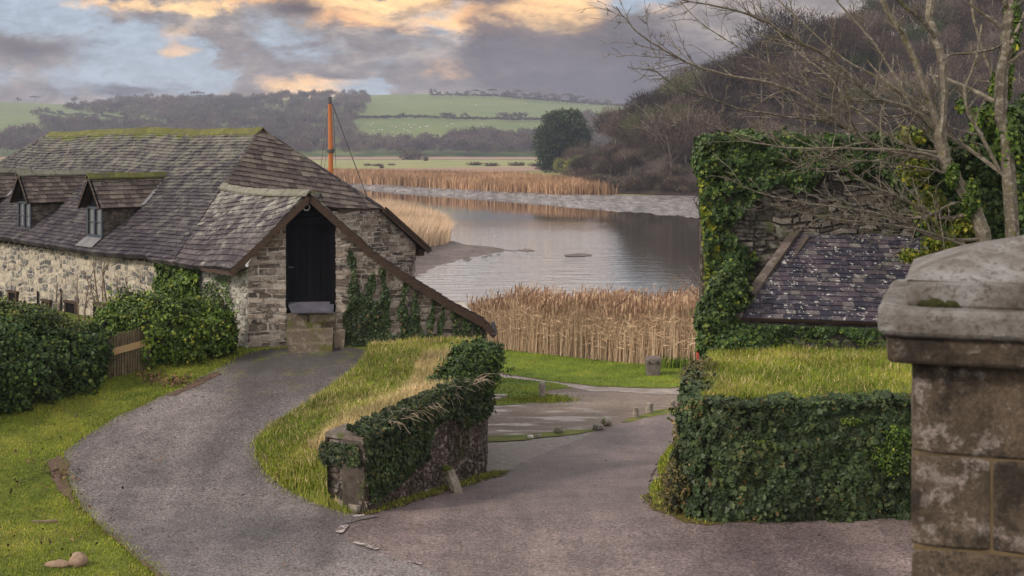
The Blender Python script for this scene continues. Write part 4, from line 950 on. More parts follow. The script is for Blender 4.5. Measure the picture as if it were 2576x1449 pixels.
# straggly growth round the left corner
bl_=[LP(1700,1235,24.5,.22,.5,.5),LP(1735,1100,25.2,.25,.6,.6),LP(1755,1000,26,.3,.6,.4),LP(1770,950,27.2,.35,.8,.3),LP(1740,1190,24.6,.3,.5,.5),LP(1830,985,25.3,.5,.6,.12)]
bramble=bush('bramble',bl_,12000,.055,M_leaf('bramble_leaf',[(0,(.03,.035,.012)),(.5,(.07,.075,.02)),(.8,(.13,.10,.035)),(1,(.20,.14,.06))]),'brownish bramble and ivy tangle on the left corner of the terrace','bramble',shape=OVAL,jit=.9,shell=(.8,1.3))
a=Acc()
for k in range(260):
    l=bl_[R.integers(len(bl_))]; d=nrm(R.normal(0,1,3)*np.array((1,.6,.8))+np.array((-.3,-.4,.1))); p=np.array(l[:3])+d*np.array(l[3:6])*.8
    q=[p]; nd=d
    for j in range(4): nd=nrm(nd+R.normal(0,.3,3)); q.append(q[-1]+nd*R.uniform(.04,.11))
    tube(a,q,[.006,.005,.004,.004,.003],3,R.uniform(),0,cap=False)
o=a.build('stem',[m_bark2],bramble); o['kind']='stuff'
bush('wall_shrub',[LP(2240,1150,23.7,.32,.25,.32),LP(2255,1095,23.7,.2,.2,.15)],2200,.05,m_ivy_br,'small light green shrub sprouting from the ivy beside the stone pillar','shrub',shape=OVAL,jit=.9,shell=(.5,1.25),cs=.3,tint=.3)
bush('shrub',[LP(2140,1060,23.75,.18,.12,.06)],350,.045,m_ivy_br,'tiny light green sprig on the upper middle of the ivy curtain','sprig',shape=OVAL,jit=.9,shell=(.4,1.3),cs=.1)
bush('shrub',[LP(1900,1110,23.7,.28,.15,.07)],450,.045,m_ivy_br,'light green twiggy tuft on the upper left of the ivy curtain','sprig',shape=OVAL,jit=.9,shell=(.4,1.3),cs=.1)
o=bush('grass_mound',[LP(1680,1245,25.3,.35,.5,.28),LP(1700,1190,25.9,.35,.6,.35),LP(1720,1160,26.6,.4,.6,.3)],200,.05,m_grass,None,None,shape=OVAL,corem=m_turf,cs=1.0)
a=Acc(); p,N=lump_pts([LP(1680,1245,25.3,.35,.5,.28),LP(1700,1190,25.9,.35,.6,.35),LP(1720,1160,26.6,.4,.6,.3)],9000,(.98,1.0),0); k=N[:,2]>-.1; blades(a,p[k],R.uniform(.06,.16,k.sum()),.014,.6); 
g=a.build('mound_grass',[m_grass],o); tag(o,'mossy grass mound at the left foot of the terrace wall','grass mound')

# ------------------------------------------------ ruin and lean-to
ruin=thing('ruined_building',(7,32,-5),'tall roofless stone ruin with a heavy cap of ivy and a slate lean-to','ruin')
def rp(px,py,d): return P(px,py,d)
a=Acc(); frr=Frame((4.83,32.3,0),(1,-.01,0),(0,0,1))
rubble(a,frr,[(0,-9.4),(11,-9.4),(11,.0),(.05,-.0)],hc=(.06,.2),lc=(.12,.65),gap=.012,dep=(.0,.10),seed=81,wave=.06,thick=.8)
frs=Frame((5.85,38,0),(-1.02,-5.7,0),(0,0,1)); rubble(a,frs,[(0,-9.4),(5.79,-9.4),(5.79,-.0),(0,-.0)],hc=(.07,.2),lc=(.18,.6),seed=82,thick=.7)
a.build('ruin_wall',[m_mortar_dark,m_stone_ruin],ruin)
EL=P(1862,800,29.3); ER=np.array((13.0,29.05,P(2240,824,29.1)[2]-.02)); TL=P(2012,588,32.25); TR=np.array((13.0,32.2,TL[2]+.05))
a=Acc(); frL=Frame(EL,ER-EL,TL-EL); slates(a,frL,[frL.uv(p) for p in (EL,ER,TR,TL)],w=.27,e=.185,seed=83,thick=.08,lift=.02); a.build('lean_to_roof',[m_wood_dk,m_slate_blue],ruin)
a=Acc(); cp=resample([EL+(-.12,0,.02),TL+(-.12,0,.02)],.5,False)
for i in range(len(cp)-1): beam(a,cp[i],cp[i+1],.24,.1,R.uniform(.3,.9),0)
a.build('coping',[m_stone_dark],ruin)
a=Acc(); Wl=np.array((EL[0]+.1,29.5)); wallface(a,(5.3,29.5),(13,29.3),-5.4,EL[2]-.1,hc=(.05,.13),lc=(.2,.55),seed=84,thick=.3)
fr=Frame((TL[0]-.05,32.2,0),np.array((EL[0]-TL[0],29.5-32.2,0)),(0,0,1)); Lx=np.linalg.norm([EL[0]-TL[0],2.7]); rubble(a,fr,[(0,-5.6),(Lx,-5.6),(Lx,EL[2]-.1),(0,TL[2]-.05)],seed=85,thick=.3)
a.build('lean_to_wall',[m_mortar_dark,m_stone_ruin],ruin)
rpl=(4.83,32.3,0); rn=(0.01,1,0)
def rmask(x,y):
    top=455+28*np.sin(x*.02)+22*np.sin(x*.05+1)
    return (y<top)|((x<1880+40*np.sin(y*.03))&(wav(x*.03,y*.03,2)>-.25)&(y<700))
ivy_plane('ivy',[(1755,352),(1800,345),(2350,340),(2350,520),(2000,480),(1960,600),(1860,700),(1775,740),(1765,560),(1752,470)],rpl,rn,26000,.085,m_ivy,'heavy dark green ivy cap hanging from the top of the ruined wall',mask=rmask,puff=.45,tint=.5,stems=30)
bush('ivy_crest',[LP(1790,362,32.5,.35,.45,.2),LP(1860,358,32.6,.5,.5,.25),LP(1960,358,32.6,.6,.5,.22),LP(2080,360,32.6,.6,.5,.18),LP(2200,360,32.6,.6,.5,.2),LP(2300,358,32.6,.6,.5,.25),LP(1790,410,32.3,.4,.4,.4)],16000,.08,m_ivy,'leafy ivy crest along the very top of the ruined wall','ivy',tint=.62,shell=(.85,1.3))
ivy_plane('yellow_ivy',[(1755,440),(1795,480),(1800,600),(1825,720),(1772,770),(1764,600)],rpl,rn,800,.075,m_ivy_yel,'strip of yellow-green ivy down the left edge of the ruined wall',off=.2,puff=.15,tint=.5)
ivy_plane('ivy_trails',[(1790,600),(1900,620),(1890,720),(1870,790),(1800,790),(1785,700)],rpl,rn,1500,.075,m_ivy_br,'thin light ivy trails on bare stone at the lower left of the ruin',off=.06,puff=.06,tint=.6,mask=lambda x,y:(np.abs(np.sin(x*.06+np.sin(y*.04)*1.2))>.72),stems=20)
bush('corner_ivy',[LP(1830,740,29.6,.45,.5,.45),LP(1800,800,29.5,.4,.5,.5),LP(1840,860,29.3,.45,.4,.45),LP(1790,860,29.5,.3,.4,.4),LP(1900,870,29.2,.5,.3,.35),LP(1845,690,29.9,.25,.3,.25)],15000,.085,m_ivy,'rounded green ivy mass bulging at the left corner of the lean-to','ivy',tint=.55)
ivy_plane('eave_ivy',[(1860,815),(2240,830),(2240,870),(2180,865),(2100,850),(2050,840),(1990,850),(1980,900),(1860,905)],(5.3,29.48,0),(.026,1,0),6500,.075,m_ivy,'ragged ivy along the wall just under the lean-to eave',puff=.25,tint=.4,mask=lambda x,y:(y<845+12*np.sin(x*.05))|(x<1990))
ivy_plane('roof_ivy',[(2160,700),(2225,650),(2260,630),(2240,660),(2180,720)],(P(2100,700,30.9)),np.cross(ER-EL,TL-EL),200,.06,m_ivy_br,'thin strand of ivy creeping over the lean-to slates','ivy',off=.03,puff=.03)
# fern tufts at the lean-to foot
for i,(px,py) in enumerate(((2010,898),(2060,895),(2110,888),(2170,885),(1960,903),(2215,880))):
    q=P(px,py,29.0); q[2]=float(zter(q[0],q[1])); a=Acc()
    for f in range(9):
        th=R.uniform(0,math.tau); d=np.array((math.cos(th),math.sin(th)*.6,0)); pts=[q+d*.28*s+np.array((0,0,.34*math.sin(s*2.2))) for s in np.linspace(0,1,7)]
        tube(a,pts,.004,3,.5,0,cap=False)
        for s in range(1,7):
            for sg in (-1,1):
                side=np.array((-d[1],d[0],0))*sg; w=.07*(1-s/8); p=pts[s]
                a.add([p,p+side*w+d*.015,p+side*w*.9+d*.035-(0,0,.01),p+d*.02],[0,1,2,3],R.uniform(.3,.9),0)
    tag(a.build('fern',[m_ivy_br]),'bright fern tuft at the foot of the lean-to wall','fern','ferns along the lean-to wall')

# ================================================================== FOREGROUND TREE
tree=thing('bare_tree',P(2500,1000,27.5),'bare grey lichened tree leaning left across the ruin and sky','tree')
D0=27.0
def limb(acc,pts,w0,w1,dd=0,lev=3,dens=4.2,spread=.75,up=.10,tw=.42):
    n=len(pts); Q=[P(x,y,D0+dd*i/(n-1)+.0) for i,(x,y) in enumerate(pts)]
    branch(acc,Q,w0*.35/K*D0,w1*.42/K*D0,lev,spread,dens,tw,0,None,.0062,up)
a=Acc()
limb(a,[(2520,1010),(2500,700),(2459,545),(2434,492),(2393,434),(2369,381),(2365,324)],56,40,0,0)
limb(a,[(2560,1000),(2545,500),(2524,311),(2516,246),(2524,164),(2537,102),(2541,41),(2548,-30)],50,34,0,2,.5)
a.build('trunk',[m_bark],tree)
a=Acc()
limb(a,[(2365,324),(2373,262),(2375,164),(2352,102),(2336,49),(2340,0),(2345,-60)],34,22,.5,3,.9)
limb(a,[(2360,324),(2340,262),(2324,213),(2299,143),(2270,82),(2233,29),(2221,0),(2195,-60)],26,16,-.5,3,1.2)
limb(a,[(2354,94),(2324,53),(2287,25),(2258,0),(2200,-50)],16,9,-.3)
limb(a,[(2350,330),(2324,295),(2278,266),(2217,254),(2176,229),(2127,180),(2070,131),(2012,111),(1963,78),(1918,49),(1848,25),(1783,12),(1717,0)],20,4,-2)
limb(a,[(2375,400),(2325,396),(2270,389),(2197,369),(2127,320),(2053,262),(1988,225),(1930,205),(1869,197),(1783,180),(1717,152),(1664,123),(1607,86),(1574,49),(1549,16)],20,2.5,-1.5)
limb(a,[(2370,385),(2325,380),(2279,369),(2217,328),(2160,287),(2115,238),(2094,197),(2033,152),(1980,107),(1940,60),(1905,10)],15,4,1.5)
limb(a,[(2190,362),(2150,335),(2111,315),(2053,301),(1971,295),(1930,283),(1869,279),(1807,254),(1766,242),(1717,229),(1676,201),(1643,172),(1612,176)],10,2.5,-2.5)
limb(a,[(2450,530),(2410,548),(2365,549),(2315,529),(2279,500),(2217,479),(2176,459),(2127,422),(2086,385),(2053,348),(2020,315),(2004,266)],17,5,-1)
limb(a,[(2372,400),(2325,384),(2266,377),(2176,375),(2094,371),(1992,375),(1938,365),(1869,356),(1828,328),(1795,303)],11,3,-2)
limb(a,[(2470,600),(2410,605),(2340,600),(2279,561),(2238,545),(2176,529),(2094,520),(2012,508),(1930,492),(1869,471),(1824,442)],14,2.5,-2,3,3.4,.6,.02)
limb(a,[(2422,508),(2390,512),(2360,533),(2315,552),(2250,545),(2150,540),(2060,545),(1980,530),(1900,500)],11,2.5,-1.5,3,3.2,.6,.02)
limb(a,[(2475,620),(2430,620),(2340,585),(2280,570),(2200,560),(2120,555),(2030,540),(1960,515)],12,3,-1.5,3,2.6,.6,.0)
limb(a,[(2520,111),(2495,125),(2442,135),(2389,135),(2373,152)],10,6,-.4,2)
limb(a,[(2515,430),(2485,370),(2455,320),(2430,279),(2426,221),(2447,176),(2459,135),(2470,60)],14,6,-.5,3)
limb(a,[(2540,450),(2459,389),(2401,352),(2373,332),(2330,290),(2240,220),(2180,150)],18,4,.6)
limb(a,[(2368,370),(2330,340),(2291,266),(2258,205),(2217,135),(2176,78),(2127,29),(2080,-30)],15,6,1)
limb(a,[(2541,60),(2556,20),(2590,-40)],18,12,0,2)
limb(a,[(2530,240),(2490,180),(2450,60),(2440,-30)],14,8,1,3)
limb(a,[(2370,330),(2345,285),(2300,250),(2200,190),(2120,150),(2020,60),(1960,0),(1900,-40)],12,4,1,3)
limb(a,[(2350,290),(2330,272),(2250,300),(2160,280),(2060,230),(1960,180),(1860,120),(1760,60),(1700,-10)],11,2.5,1.5,3)
limb(a,[(2395,440),(2350,428),(2300,420),(2240,410),(2150,400),(2100,440),(2030,420),(1960,400)],9,2.5,-1,3)
a.build('limbs',[m_bark],tree)
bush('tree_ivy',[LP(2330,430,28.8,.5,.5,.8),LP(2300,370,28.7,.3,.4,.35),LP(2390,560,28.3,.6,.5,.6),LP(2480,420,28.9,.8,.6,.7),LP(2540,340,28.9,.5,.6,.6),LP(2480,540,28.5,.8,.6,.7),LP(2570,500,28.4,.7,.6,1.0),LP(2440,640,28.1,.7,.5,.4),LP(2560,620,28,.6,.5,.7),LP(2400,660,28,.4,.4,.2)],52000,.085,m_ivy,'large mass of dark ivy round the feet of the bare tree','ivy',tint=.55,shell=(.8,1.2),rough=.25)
bush('yellow_green_ivy',[LP(2290,345,28.2,.22,.3,.15),LP(2305,430,28.1,.3,.25,.25),LP(2340,520,27.8,.3,.25,.35),LP(2380,610,27.6,.4,.3,.18),LP(2430,570,27.6,.3,.2,.25),LP(2310,645,27.5,.35,.3,.12)],3000,.075,m_ivy_yel,'loose ivy on the left side of the tree foot, sunlight put into its yellow-green leaf colour','ivy',shell=(.4,1.4),cs=.2,jit=.8)  # yellow-green leaves carry the light from the left in their colour
bush('trunk_ivy',[LP(2548,60,27.05,.12,.14,.5),LP(2535,350,27.1,.2,.2,.5),LP(2440,500,26.95,.16,.16,.3),LP(2395,440,26.9,.1,.12,.2),LP(2510,250,27.2,.12,.14,.5),LP(2532,160,27.2,.1,.14,.6),LP(2500,300,27.4,.2,.2,.35),LP(2455,300,27.2,.1,.12,.2),LP(2420,265,27.2,.09,.1,.12)],8000,.075,m_ivy_br,'light ivy climbing the upright trunk at the right edge','ivy',shell=(.7,1.4),cs=.4,tint=.4)
# twigs by the ruin's left edge
a=Acc()
for k in range(9):
    b=P(1790+R.uniform(-10,30),R.uniform(760,800),30.2); tip=P(1700+R.uniform(-10,60),R.uniform(660,740),30.0+R.uniform(-.5,.5)); branch(a,[b,b+(tip-b)*.5+R.normal(0,.05,3),tip],.01,.004,1,.6,3,.4)
tag(a.build('bare_twigs',[m_bark2]),'spray of bare twigs poking left from the lower ruin corner','twigs')

# ================================================================== GATE PILLAR
pil=thing('stone_pillar',(1.8,4.8,-1.8),'massive lichened granite gate pillar with moulded cap at the right edge','pillar')
yaw=math.radians(-19.5); pu=np.array((math.cos(yaw),math.sin(yaw),0)); pv=np.array((-math.sin(yaw),math.cos(yaw),0))
DP=4.6; c0=P(2290,1200,DP)[:2]; HWd=.42; ctr=np.array((*c0,0))+pu*HWd+pv*HWd
def zpx(y): return (HY-y)/K*DP
def M_pillar(name,base,seed):
    t=NT(name); c=t.ramp(t.noise(2.3,5,.65),[(.32,tuple(v*.4 for v in base)),(.5,base),(.68,tuple(v*1.6 for v in base))])
    c=t.mix(t.math('MULTIPLY',t.step(t.noise(7,10,.78),.51,.6),.85),c,(.34,.29,.265))
    c=t.mix(t.math('MULTIPLY',t.step(t.noise(4.1,9,.75,sc=(1,1,.8)),.51,.62),.9),c,(.035,.028,.022))
    c=t.mix(t.math('MULTIPLY',t.step(t.noise(3.2,5,.6),.6,.7),.5),c,(.17,.13,.03))
    c=t.mix(1,c,t.ramp(t.noise(70,5,.8),[(.3,mono(.5)),(.7,mono(1.5))]),'MULTIPLY')
    t.bump(t.noise(28,8,.8),.03,1.0); return t.fin(c,.85,.25)
m_pil=M_pillar('pillar_granite',(.115,.088,.062),0)
t=NT('lichened_cap_granite'); c=t.ramp(t.noise(5,8,.7),[(.3,(.09,.078,.068)),(.48,(.21,.195,.18)),(.68,(.34,.345,.34))])
c=t.mix(t.math('MULTIPLY',t.step(t.noise(38,6,.8),.5,.6),.75),c,(.085,.066,.052)); c=t.mix(t.math('MULTIPLY',t.step(t.noise(2.6,6,.7),.56,.66),.7),c,(.12,.09,.06))
t.bump(t.noise(40,8,.8),.02,1.0); m_cap=t.fin(c,.85,.25)
def block(name,z0,z1,hw,mat,bev=.02,u0=-1,u1=1,jit=0,parent=pil,top=None):
    # rounded block built as stacked rings with wobble
    a=Acc(); n=14; rings=[]
    zs=[z0,z0+bev*.4,z0+bev,*(np.linspace(z0+bev,z1-bev,5)[1:-1]),z1-bev,z1-bev*.4,z1]; ins=[bev,bev*.4,0,0,0,0,0,bev*.4,bev]
    cu=(u0+u1)/2*hw; hu=(u1-u0)/2*hw
    for z,i_ in zip(zs,ins):
        ring=[]
        for s in range(4):
            for q in np.linspace(-1,1,n,endpoint=False):
                x,y=[(q,-1),(1,q),(-q,1),(-1,-q)][s]; 
                rr=1-.02*(max(0,abs(x*y)-.75)/.25)
                X=cu+x*(hu-i_)*rr; Y=y*(hw-i_)*rr; w=.006*wav(X*7+z0*3,Y*7+z*9,z0)
                p=ctr+pu*(X*(1+w))+pv*(Y*(1+w)); ring.append((p[0],p[1],z+.004*wav(X*5,Y*5)))
        rings.append(ring)
    V=np.array(rings).reshape(-1,3); m=4*n; i=np.arange(len(zs)-1)[:,None]*m; j=np.arange(m)[None]; k=(j+1)%m
    a.add(V,np.stack([i+j,i+k,i+m+k,i+m+j],-1).reshape(-1,4)); a.add(V[-m:],np.arange(m)); a.add(V[:m],np.arange(m)[::-1])
    return a.build(name,[mat],parent,smooth=False)
zz_=[zpx(908),zpx(1140),zpx(1372),zpx(1372)-.34,zpx(1372)-.8]
block('shaft_block',zz_[1]+.003,zz_[0],HWd,m_pil,bev=.013)
block('shaft_block',zz_[2]+.003,zz_[1]-.003,HWd,m_pil,bev=.013,u1=-.355); block('shaft_block',zz_[2]+.003,zz_[1]-.003,HWd,m_pil,bev=.013,u0=-.345)
block('shaft_block',zz_[3]+.003,zz_[2]-.003,HWd,m_pil); block('shaft_block',-2.4,zz_[3]-.003,HWd+.03,m_pil)
a=Acc(); box(a,(ctr[0],ctr[1],(zz_[0]-2.3)/2),pu,pv,ZU,HWd-.012,HWd-.012,(zz_[0]+2.3)/2); a.build('mortar_core',[M_simple('ochre_mortar',(.06,.045,.03),(.14,.10,.05),10)],pil)
block('neck_moulding',zpx(906),zpx(834),HWd+.085,m_pil,bev=.016)
block('cornice',zpx(838),zpx(768),HWd+.115,m_cap,bev=.02)
block('cap_slab',zpx(770),zpx(700),HWd+.02,m_cap,bev=.012)
a=Acc(); hw=HWd+.018; zb=zpx(703); cs_=[ctr+pu*x*hw+pv*y*hw+(0,0,zb) for x,y in ((-1,-1),(1,-1),(1,1),(-1,1))]; tp=ctr+(0,0,zb+.15)
# pyramid, finely divided so its edges wear round
V=[];n=10
for s in range(n+1):
    f=s/n
    for e in range(4):
        for q in range(8):
            b=cs_[e]+(cs_[(e+1)%4]-cs_[e])*q/8; p=b+(tp-b)*f; p=p+np.array((0,0,.012*math.sin(math.pi*min(1,f*1.2))+.003*wav(p[0]*9,p[1]*9))); V.append(p)
V=np.array(V); i=np.arange(n)[:,None]*32; j=np.arange(32)[None]; k=(j+1)%32
a.add(V,np.stack([i+j,i+k,i+32+k,i+32+j],-1).reshape(-1,4)); a.build('pyramid_cap',[m_cap],pil,smooth=False)
a=Acc(); mo=ctr-pv*(HWd+.0)+pu*(-.33); 
for dx,rz,sx in ((0,.022,.05),(.05,.016,.04),(-.04,.014,.035)): rock(a,(mo[0]+pu[0]*dx,mo[1]+pu[1]*dx-.012,zpx(762)),(sx,.02,rz),4+dx,n=8,rough=.3)
a.build('moss_clump',[M_simple('dark_moss',(.012,.014,.004),(.045,.05,.01),60,bump=.01)],pil)

# ================================================================== QUAY THINGS
def qh(px,py): return hit(px,py,zlow)
def post(px,py,w,h,label,name='stone_post',mat=m_granite,group='stone markers along the quay edge',cat='stone post',top=.92,taper=1.0,cap=0,sides=14,sq=0,yaw=0):
    b=qh(px,py); s=b[1]/K; r=w*s/2; H=h*s*1.02; a=Acc()
    lathe(a,b-(0,0,.1),[(r,0),(r*.99,.1+H*.2),(r*(1+taper)/2,.1+H*.6),(r*taper,.1+H*top),(r*taper*.9,.1+H*.97),(r*taper*(.6-cap*.4),.1+H)],sides,.5,0,.03,sq)
    return tag(a.build(name,[mat],smooth=False),label,cat,group)
post(1364,1005,17,43,'tall round stone post standing in a grass tuft on the quay',sides=18)
post(1633,1040,20,27,'stout flat-topped round post, middle of the upright stones by the road bend')
post(1690,1027,19,20,'short mossy stump post nearest the terrace among the roadside stones',taper=.78)
post(1599,1052,17,27,'narrow pointed mossy stone beside the stout round post',taper=.72,cap=1,name='standing_stone',cat='standing stone')
post(1746,1014,15,30,'stone post half hidden by the terrace brambles')
def stone(px,py,w,h,label,tint=.5,box_=0,seed=0,name='boulder',mat=m_rock):
    b=qh(px,py); s=b[1]/K; a=Acc(); rock(a,b+(0,0,h*s*.42),(w*s/2,w*s/2,h*s*.56),seed,rough=.16,tint=tint,box_=box_,n=9)
    return tag(a.build(name,[mat],smooth=box_==0),label,'boulder','stone markers along the quay edge')
stone(1526,1070,29,24,'large rounded pale boulder at the road edge',.7,0,1)
stone(1505,1082,27,15,'low squarish grey stone block touching the large boulder',.3,.6,2)
stone(1405,1090,23,18,'rough angular mossy boulder alone on the grass strip',.45,.3,3)
stone(1353,1101,19,9,'small dull grey boulder right beside the white one',.4,.2,4)
stone(1334,1103,17,9,'small nearly white boulder on the grass strip',1,.2,5,mat=M_simple('pale_quartz',(.5,.48,.44),(.72,.7,.66),12))
b=qh(1643,943); s=b[1]/K; a=Acc()
H=45*s; lathe(a,b-(0,0,.1),[(17*s,0),(18*s,.1+H*.2),(19*s,.1+H*.62),(20.5*s,.1+H*.72),(20.5*s,.1+H*.9),(18.5*s,.1+H)],24,.5,0,.01,.55)
for px in (1634,1655): q=P(px,912,b[1]-20.5*s-.01); box(a,q,XU,ZU,YU,.03,.03,.02,.5,1)
tag(a.build('mooring_stone',[m_darkgranite,m_dark]),'big square-headed dark granite mooring block on the quay grass','mooring block')
b=qh(1750,924); s=b[1]/K; mk=thing('marker_post',b,'thin wooden post with a red and white plate at the reed edge','post')
a=Acc(); beam(a,b+(-.02,0,-.2),b+(-.02,0,41*s),.11,.11,.5,up=YU); a.build('post',[m_timber_old],mk)
a=Acc(); box(a,b+(.07,-.06,31*s),XU,ZU,YU,.055,.2,.01); a.build('red_plate',[m_redpaint],mk)
a=Acc(); box(a,b+(.07,-.06,31*s-.26),XU,ZU,YU,.045,.06,.01); a.build('white_plate',[m_white],mk)
# pale stone trough / slab edge at the left of the quay grass patch
b=qh(1240,1006); a=Acc(); box(a,b+(-.6,.3,.05),(1,.1,0),(-.1,1,0),ZU,1.1,.13,.06,.9); box(a,b+(-.6,-.2,.04),(1,.25,0),(-.25,1,0),ZU,.9,.1,.05,.9)
tag(a.build('stone_kerb',[m_granite]),'pale stone kerb edging a pit beside the end of the retaining wall','kerb')
b=hit(190,1425,zramp); a=Acc(); rock(a,b+(.05,0,.1),(.15,.14,.13),9,n=9,tint=.7,rough=.2); rock(a,b+(-.28,-.02,.04),(.22,.12,.07),3,n=9,tint=.5,rough=.2)
tag(a.build('field_stone',[M_stone('brown_fieldstone',[(0,(.2,.13,.09)),(1,(.32,.23,.17))],scale=3)],smooth=True),'brown stone lying in the grass at the bottom left corner','stone')
a=Acc(); b=hit(110,1318,zramp); beam(a,b+(-.22,0,.03),b+(.22,.06,.04),.05,.04,.5); tag(a.build('fallen_stick',[m_bark2]),'short broken stick lying on the left grass','stick')
# fallen leaves and bits on the asphalt
a=Acc(); pts=scatter(np.array([tuple(p) for p in lane]),900); z=zramp(pts[:,0],pts[:,1])+.05
leaves(a,np.column_stack([pts,z]),np.tile((0,0,1.),(len(pts),1)),.035,OVAL,jit=.2,tint=R.uniform(0,1,len(pts)))
pts=scatter(np.array([tuple(p) for p in road]),420); leaves(a,np.column_stack([pts,zlow(pts[:,0],pts[:,1])+.045]),np.tile((0,0,1.),(len(pts),1)),.04,OVAL,jit=.2)
q=np.array([(lambda g:(g[0],g[1],g[2]+.07))(hit(x+R.normal(0,25),y+R.normal(0,8),zramp)) for x,y in [(440,965)]*260+[(380,955)]*200+[(150,1200)]*60+[(x_,y_) for x_,y_ in zip(R.uniform(0,420,260),R.uniform(1030,1420,260)) if x_<330-abs(y_-1150)*.55+60 or y_<1040]])
leaves(a,q,np.tile((0,0,1.),(len(q),1)),.06,OVAL,jit=.5)
tag(a.build('fallen_leaves',[M_leaf('dead_leaf',[(0,(.035,.022,.016)),(.6,(.11,.06,.035)),(1,(.26,.14,.08))],rough=.7)]),kind='stuff',label='scattered dead leaves on the lanes and verge',cat='leaves')

# ------------------------------------------------ grass blades
def grass(name,poly,n,h,w,zf,mat,label,lean=.5,mask=None,wid=None):
    p=scatter(np.array(poly,float),n)
    if mask is not None: p=p[mask(p[:,0],p[:,1])]
    hh=h*(.6+.5*(1+wav(p[:,0]*.9,p[:,1]*.9,2))*.6)*R.uniform(.5,1.3,len(p)); a=Acc()
    tint=np.clip(.48+.42*wav(p[:,0]*.5,p[:,1]*.5,8)+R.normal(0,.24,len(p)),0,1)
    blades(a,np.column_stack([p,zf(p[:,0],p[:,1])]),hh,w,lean,tint=tint)
    return tag(a.build(name,[mat]),label,'grass',kind='stuff')
lanepoly=np.array([tuple(p) for p in lane])
def offlane(x,y): return ~inpoly(x,y,lanepoly)
vis=[(-9.5,20),(-4.9,20),(-6.6,22),(-8.3,25),(-8.2,27),(-6.5,30),(-4.8,34.8),(-9.2,35.5),(-11.8,31),(-14,30),(-12,25)]
grass('verge_grass',vis,110000,.05,.010,lambda x,y:zramp(x,y)+.01,m_grass,'short green turf on the left verge of the ramp',mask=offlane,lean=.7)
edge=resample([tuple(p) for p in rampL]+[G(700,879),G(800,874),G(880,876)],.05,False)
a=Acc(); e=np.repeat(edge,14,0)+R.normal(0,.09,(len(edge)*14,2)); blades(a,np.column_stack([e,zramp(e[:,0],e[:,1])+.01]),R.uniform(.03,.11,len(e)),.010,.8)
tag(a.build('edge_grass',[m_grass]),'ragged grass fringe along the ramp edge','grass',kind='stuff')
grass('bank_grass',bank,80000,.17,.014,zbank,m_grass,'long green grass on the bank between ramp and retaining wall',lean=.8)
grass('dry_bank_blades',bank,16000,.22,.012,zbank,m_grass_dry,'bleached blades mixed through the bank grass',lean=.8)
strip=[(-3.5,24.9),(-2.8,25.1),(-.95,30.0),(-1.0,33.0),(-2.3,33.0),(-2.4,29.0),(-4.2,26.2)]
grass('dry_grass',strip,26000,.34,.012,zbank,m_grass_dry,'tall bleached dry grass along the wall top',lean=.8)
a=Acc(); e=np.repeat(resample([tuple(p) for p in rampR],.05,False),12,0); e=e+R.normal(0,.08,e.shape); blades(a,np.column_stack([e,zramp(e[:,0],e[:,1])+.01]),R.uniform(.04,.14,len(e)),.011,.9)
tag(a.build('bank_edge_grass',[m_grass]),'grass spilling over the ramp edge below the bank','grass',kind='stuff')
grass('terrace_grass_blades',[(3.6,24.3),(4.2,24.05),(13,24.3),(13,29.2),(5,29.2),(4.4,28.6)],110000,.18,.014,zter,m_grass,'long green grass on the terrace below the lean-to',lean=.8)
grass('dry_terrace_blades',[(3.6,24.3),(4.2,24.05),(9.5,24.3),(9.5,29.2),(5,29.2),(4.4,28.6)],7000,.22,.012,zter,m_grass_dry,'dry blades mixed in the terrace grass',lean=.9)
grass('quay_blades',qg,30000,.05,.03,zlow,m_grass,'short turf on the quay')
grass('quay_patch_blades',qg2,9000,.06,.03,zlow,m_grass,'short turf round the tall post')
a=Acc(); c=qh(1364,1006); e=c[:2]+R.normal(0,1,(2500,2))*(.5,.28); blades(a,np.column_stack([e,zlow(e[:,0],e[:,1])]),R.uniform(.05,.22,2500),.02,.6); tag(a.build('post_tuft',[m_grass]),'lush grass tuft round the foot of the tall post','grass',kind='stuff')

# litter and tufts where walls meet the lanes
a=Acc()
for C,n in ((mw,1500),(mr,900)):
    p=scatter(np.array(C,float),n)+R.normal(0,.07,(n,2)); z=zlow(p[:,0],p[:,1])+.045
    leaves(a,np.column_stack([p,z]),np.tile((0,0,1.),(n,1)),.04,OVAL,jit=.45,tint=R.uniform(0,1,n),mi=0)
    k=int(n*1.2); p=scatter(np.array(C,float),k)+R.normal(0,.05,(k,2)); blades(a,np.column_stack([p,zlow(p[:,0],p[:,1])+.03]),R.uniform(.02,.1,k),.012,.9,mi=1)
tag(a.build('wall_foot_litter',[M_leaf('brown_litter',[(0,(.03,.02,.014)),(.6,(.09,.055,.03)),(1,(.2,.12,.06))],rough=.8),m_grass]),'dead leaves and weeds along the wall feet','leaves',kind='stuff')
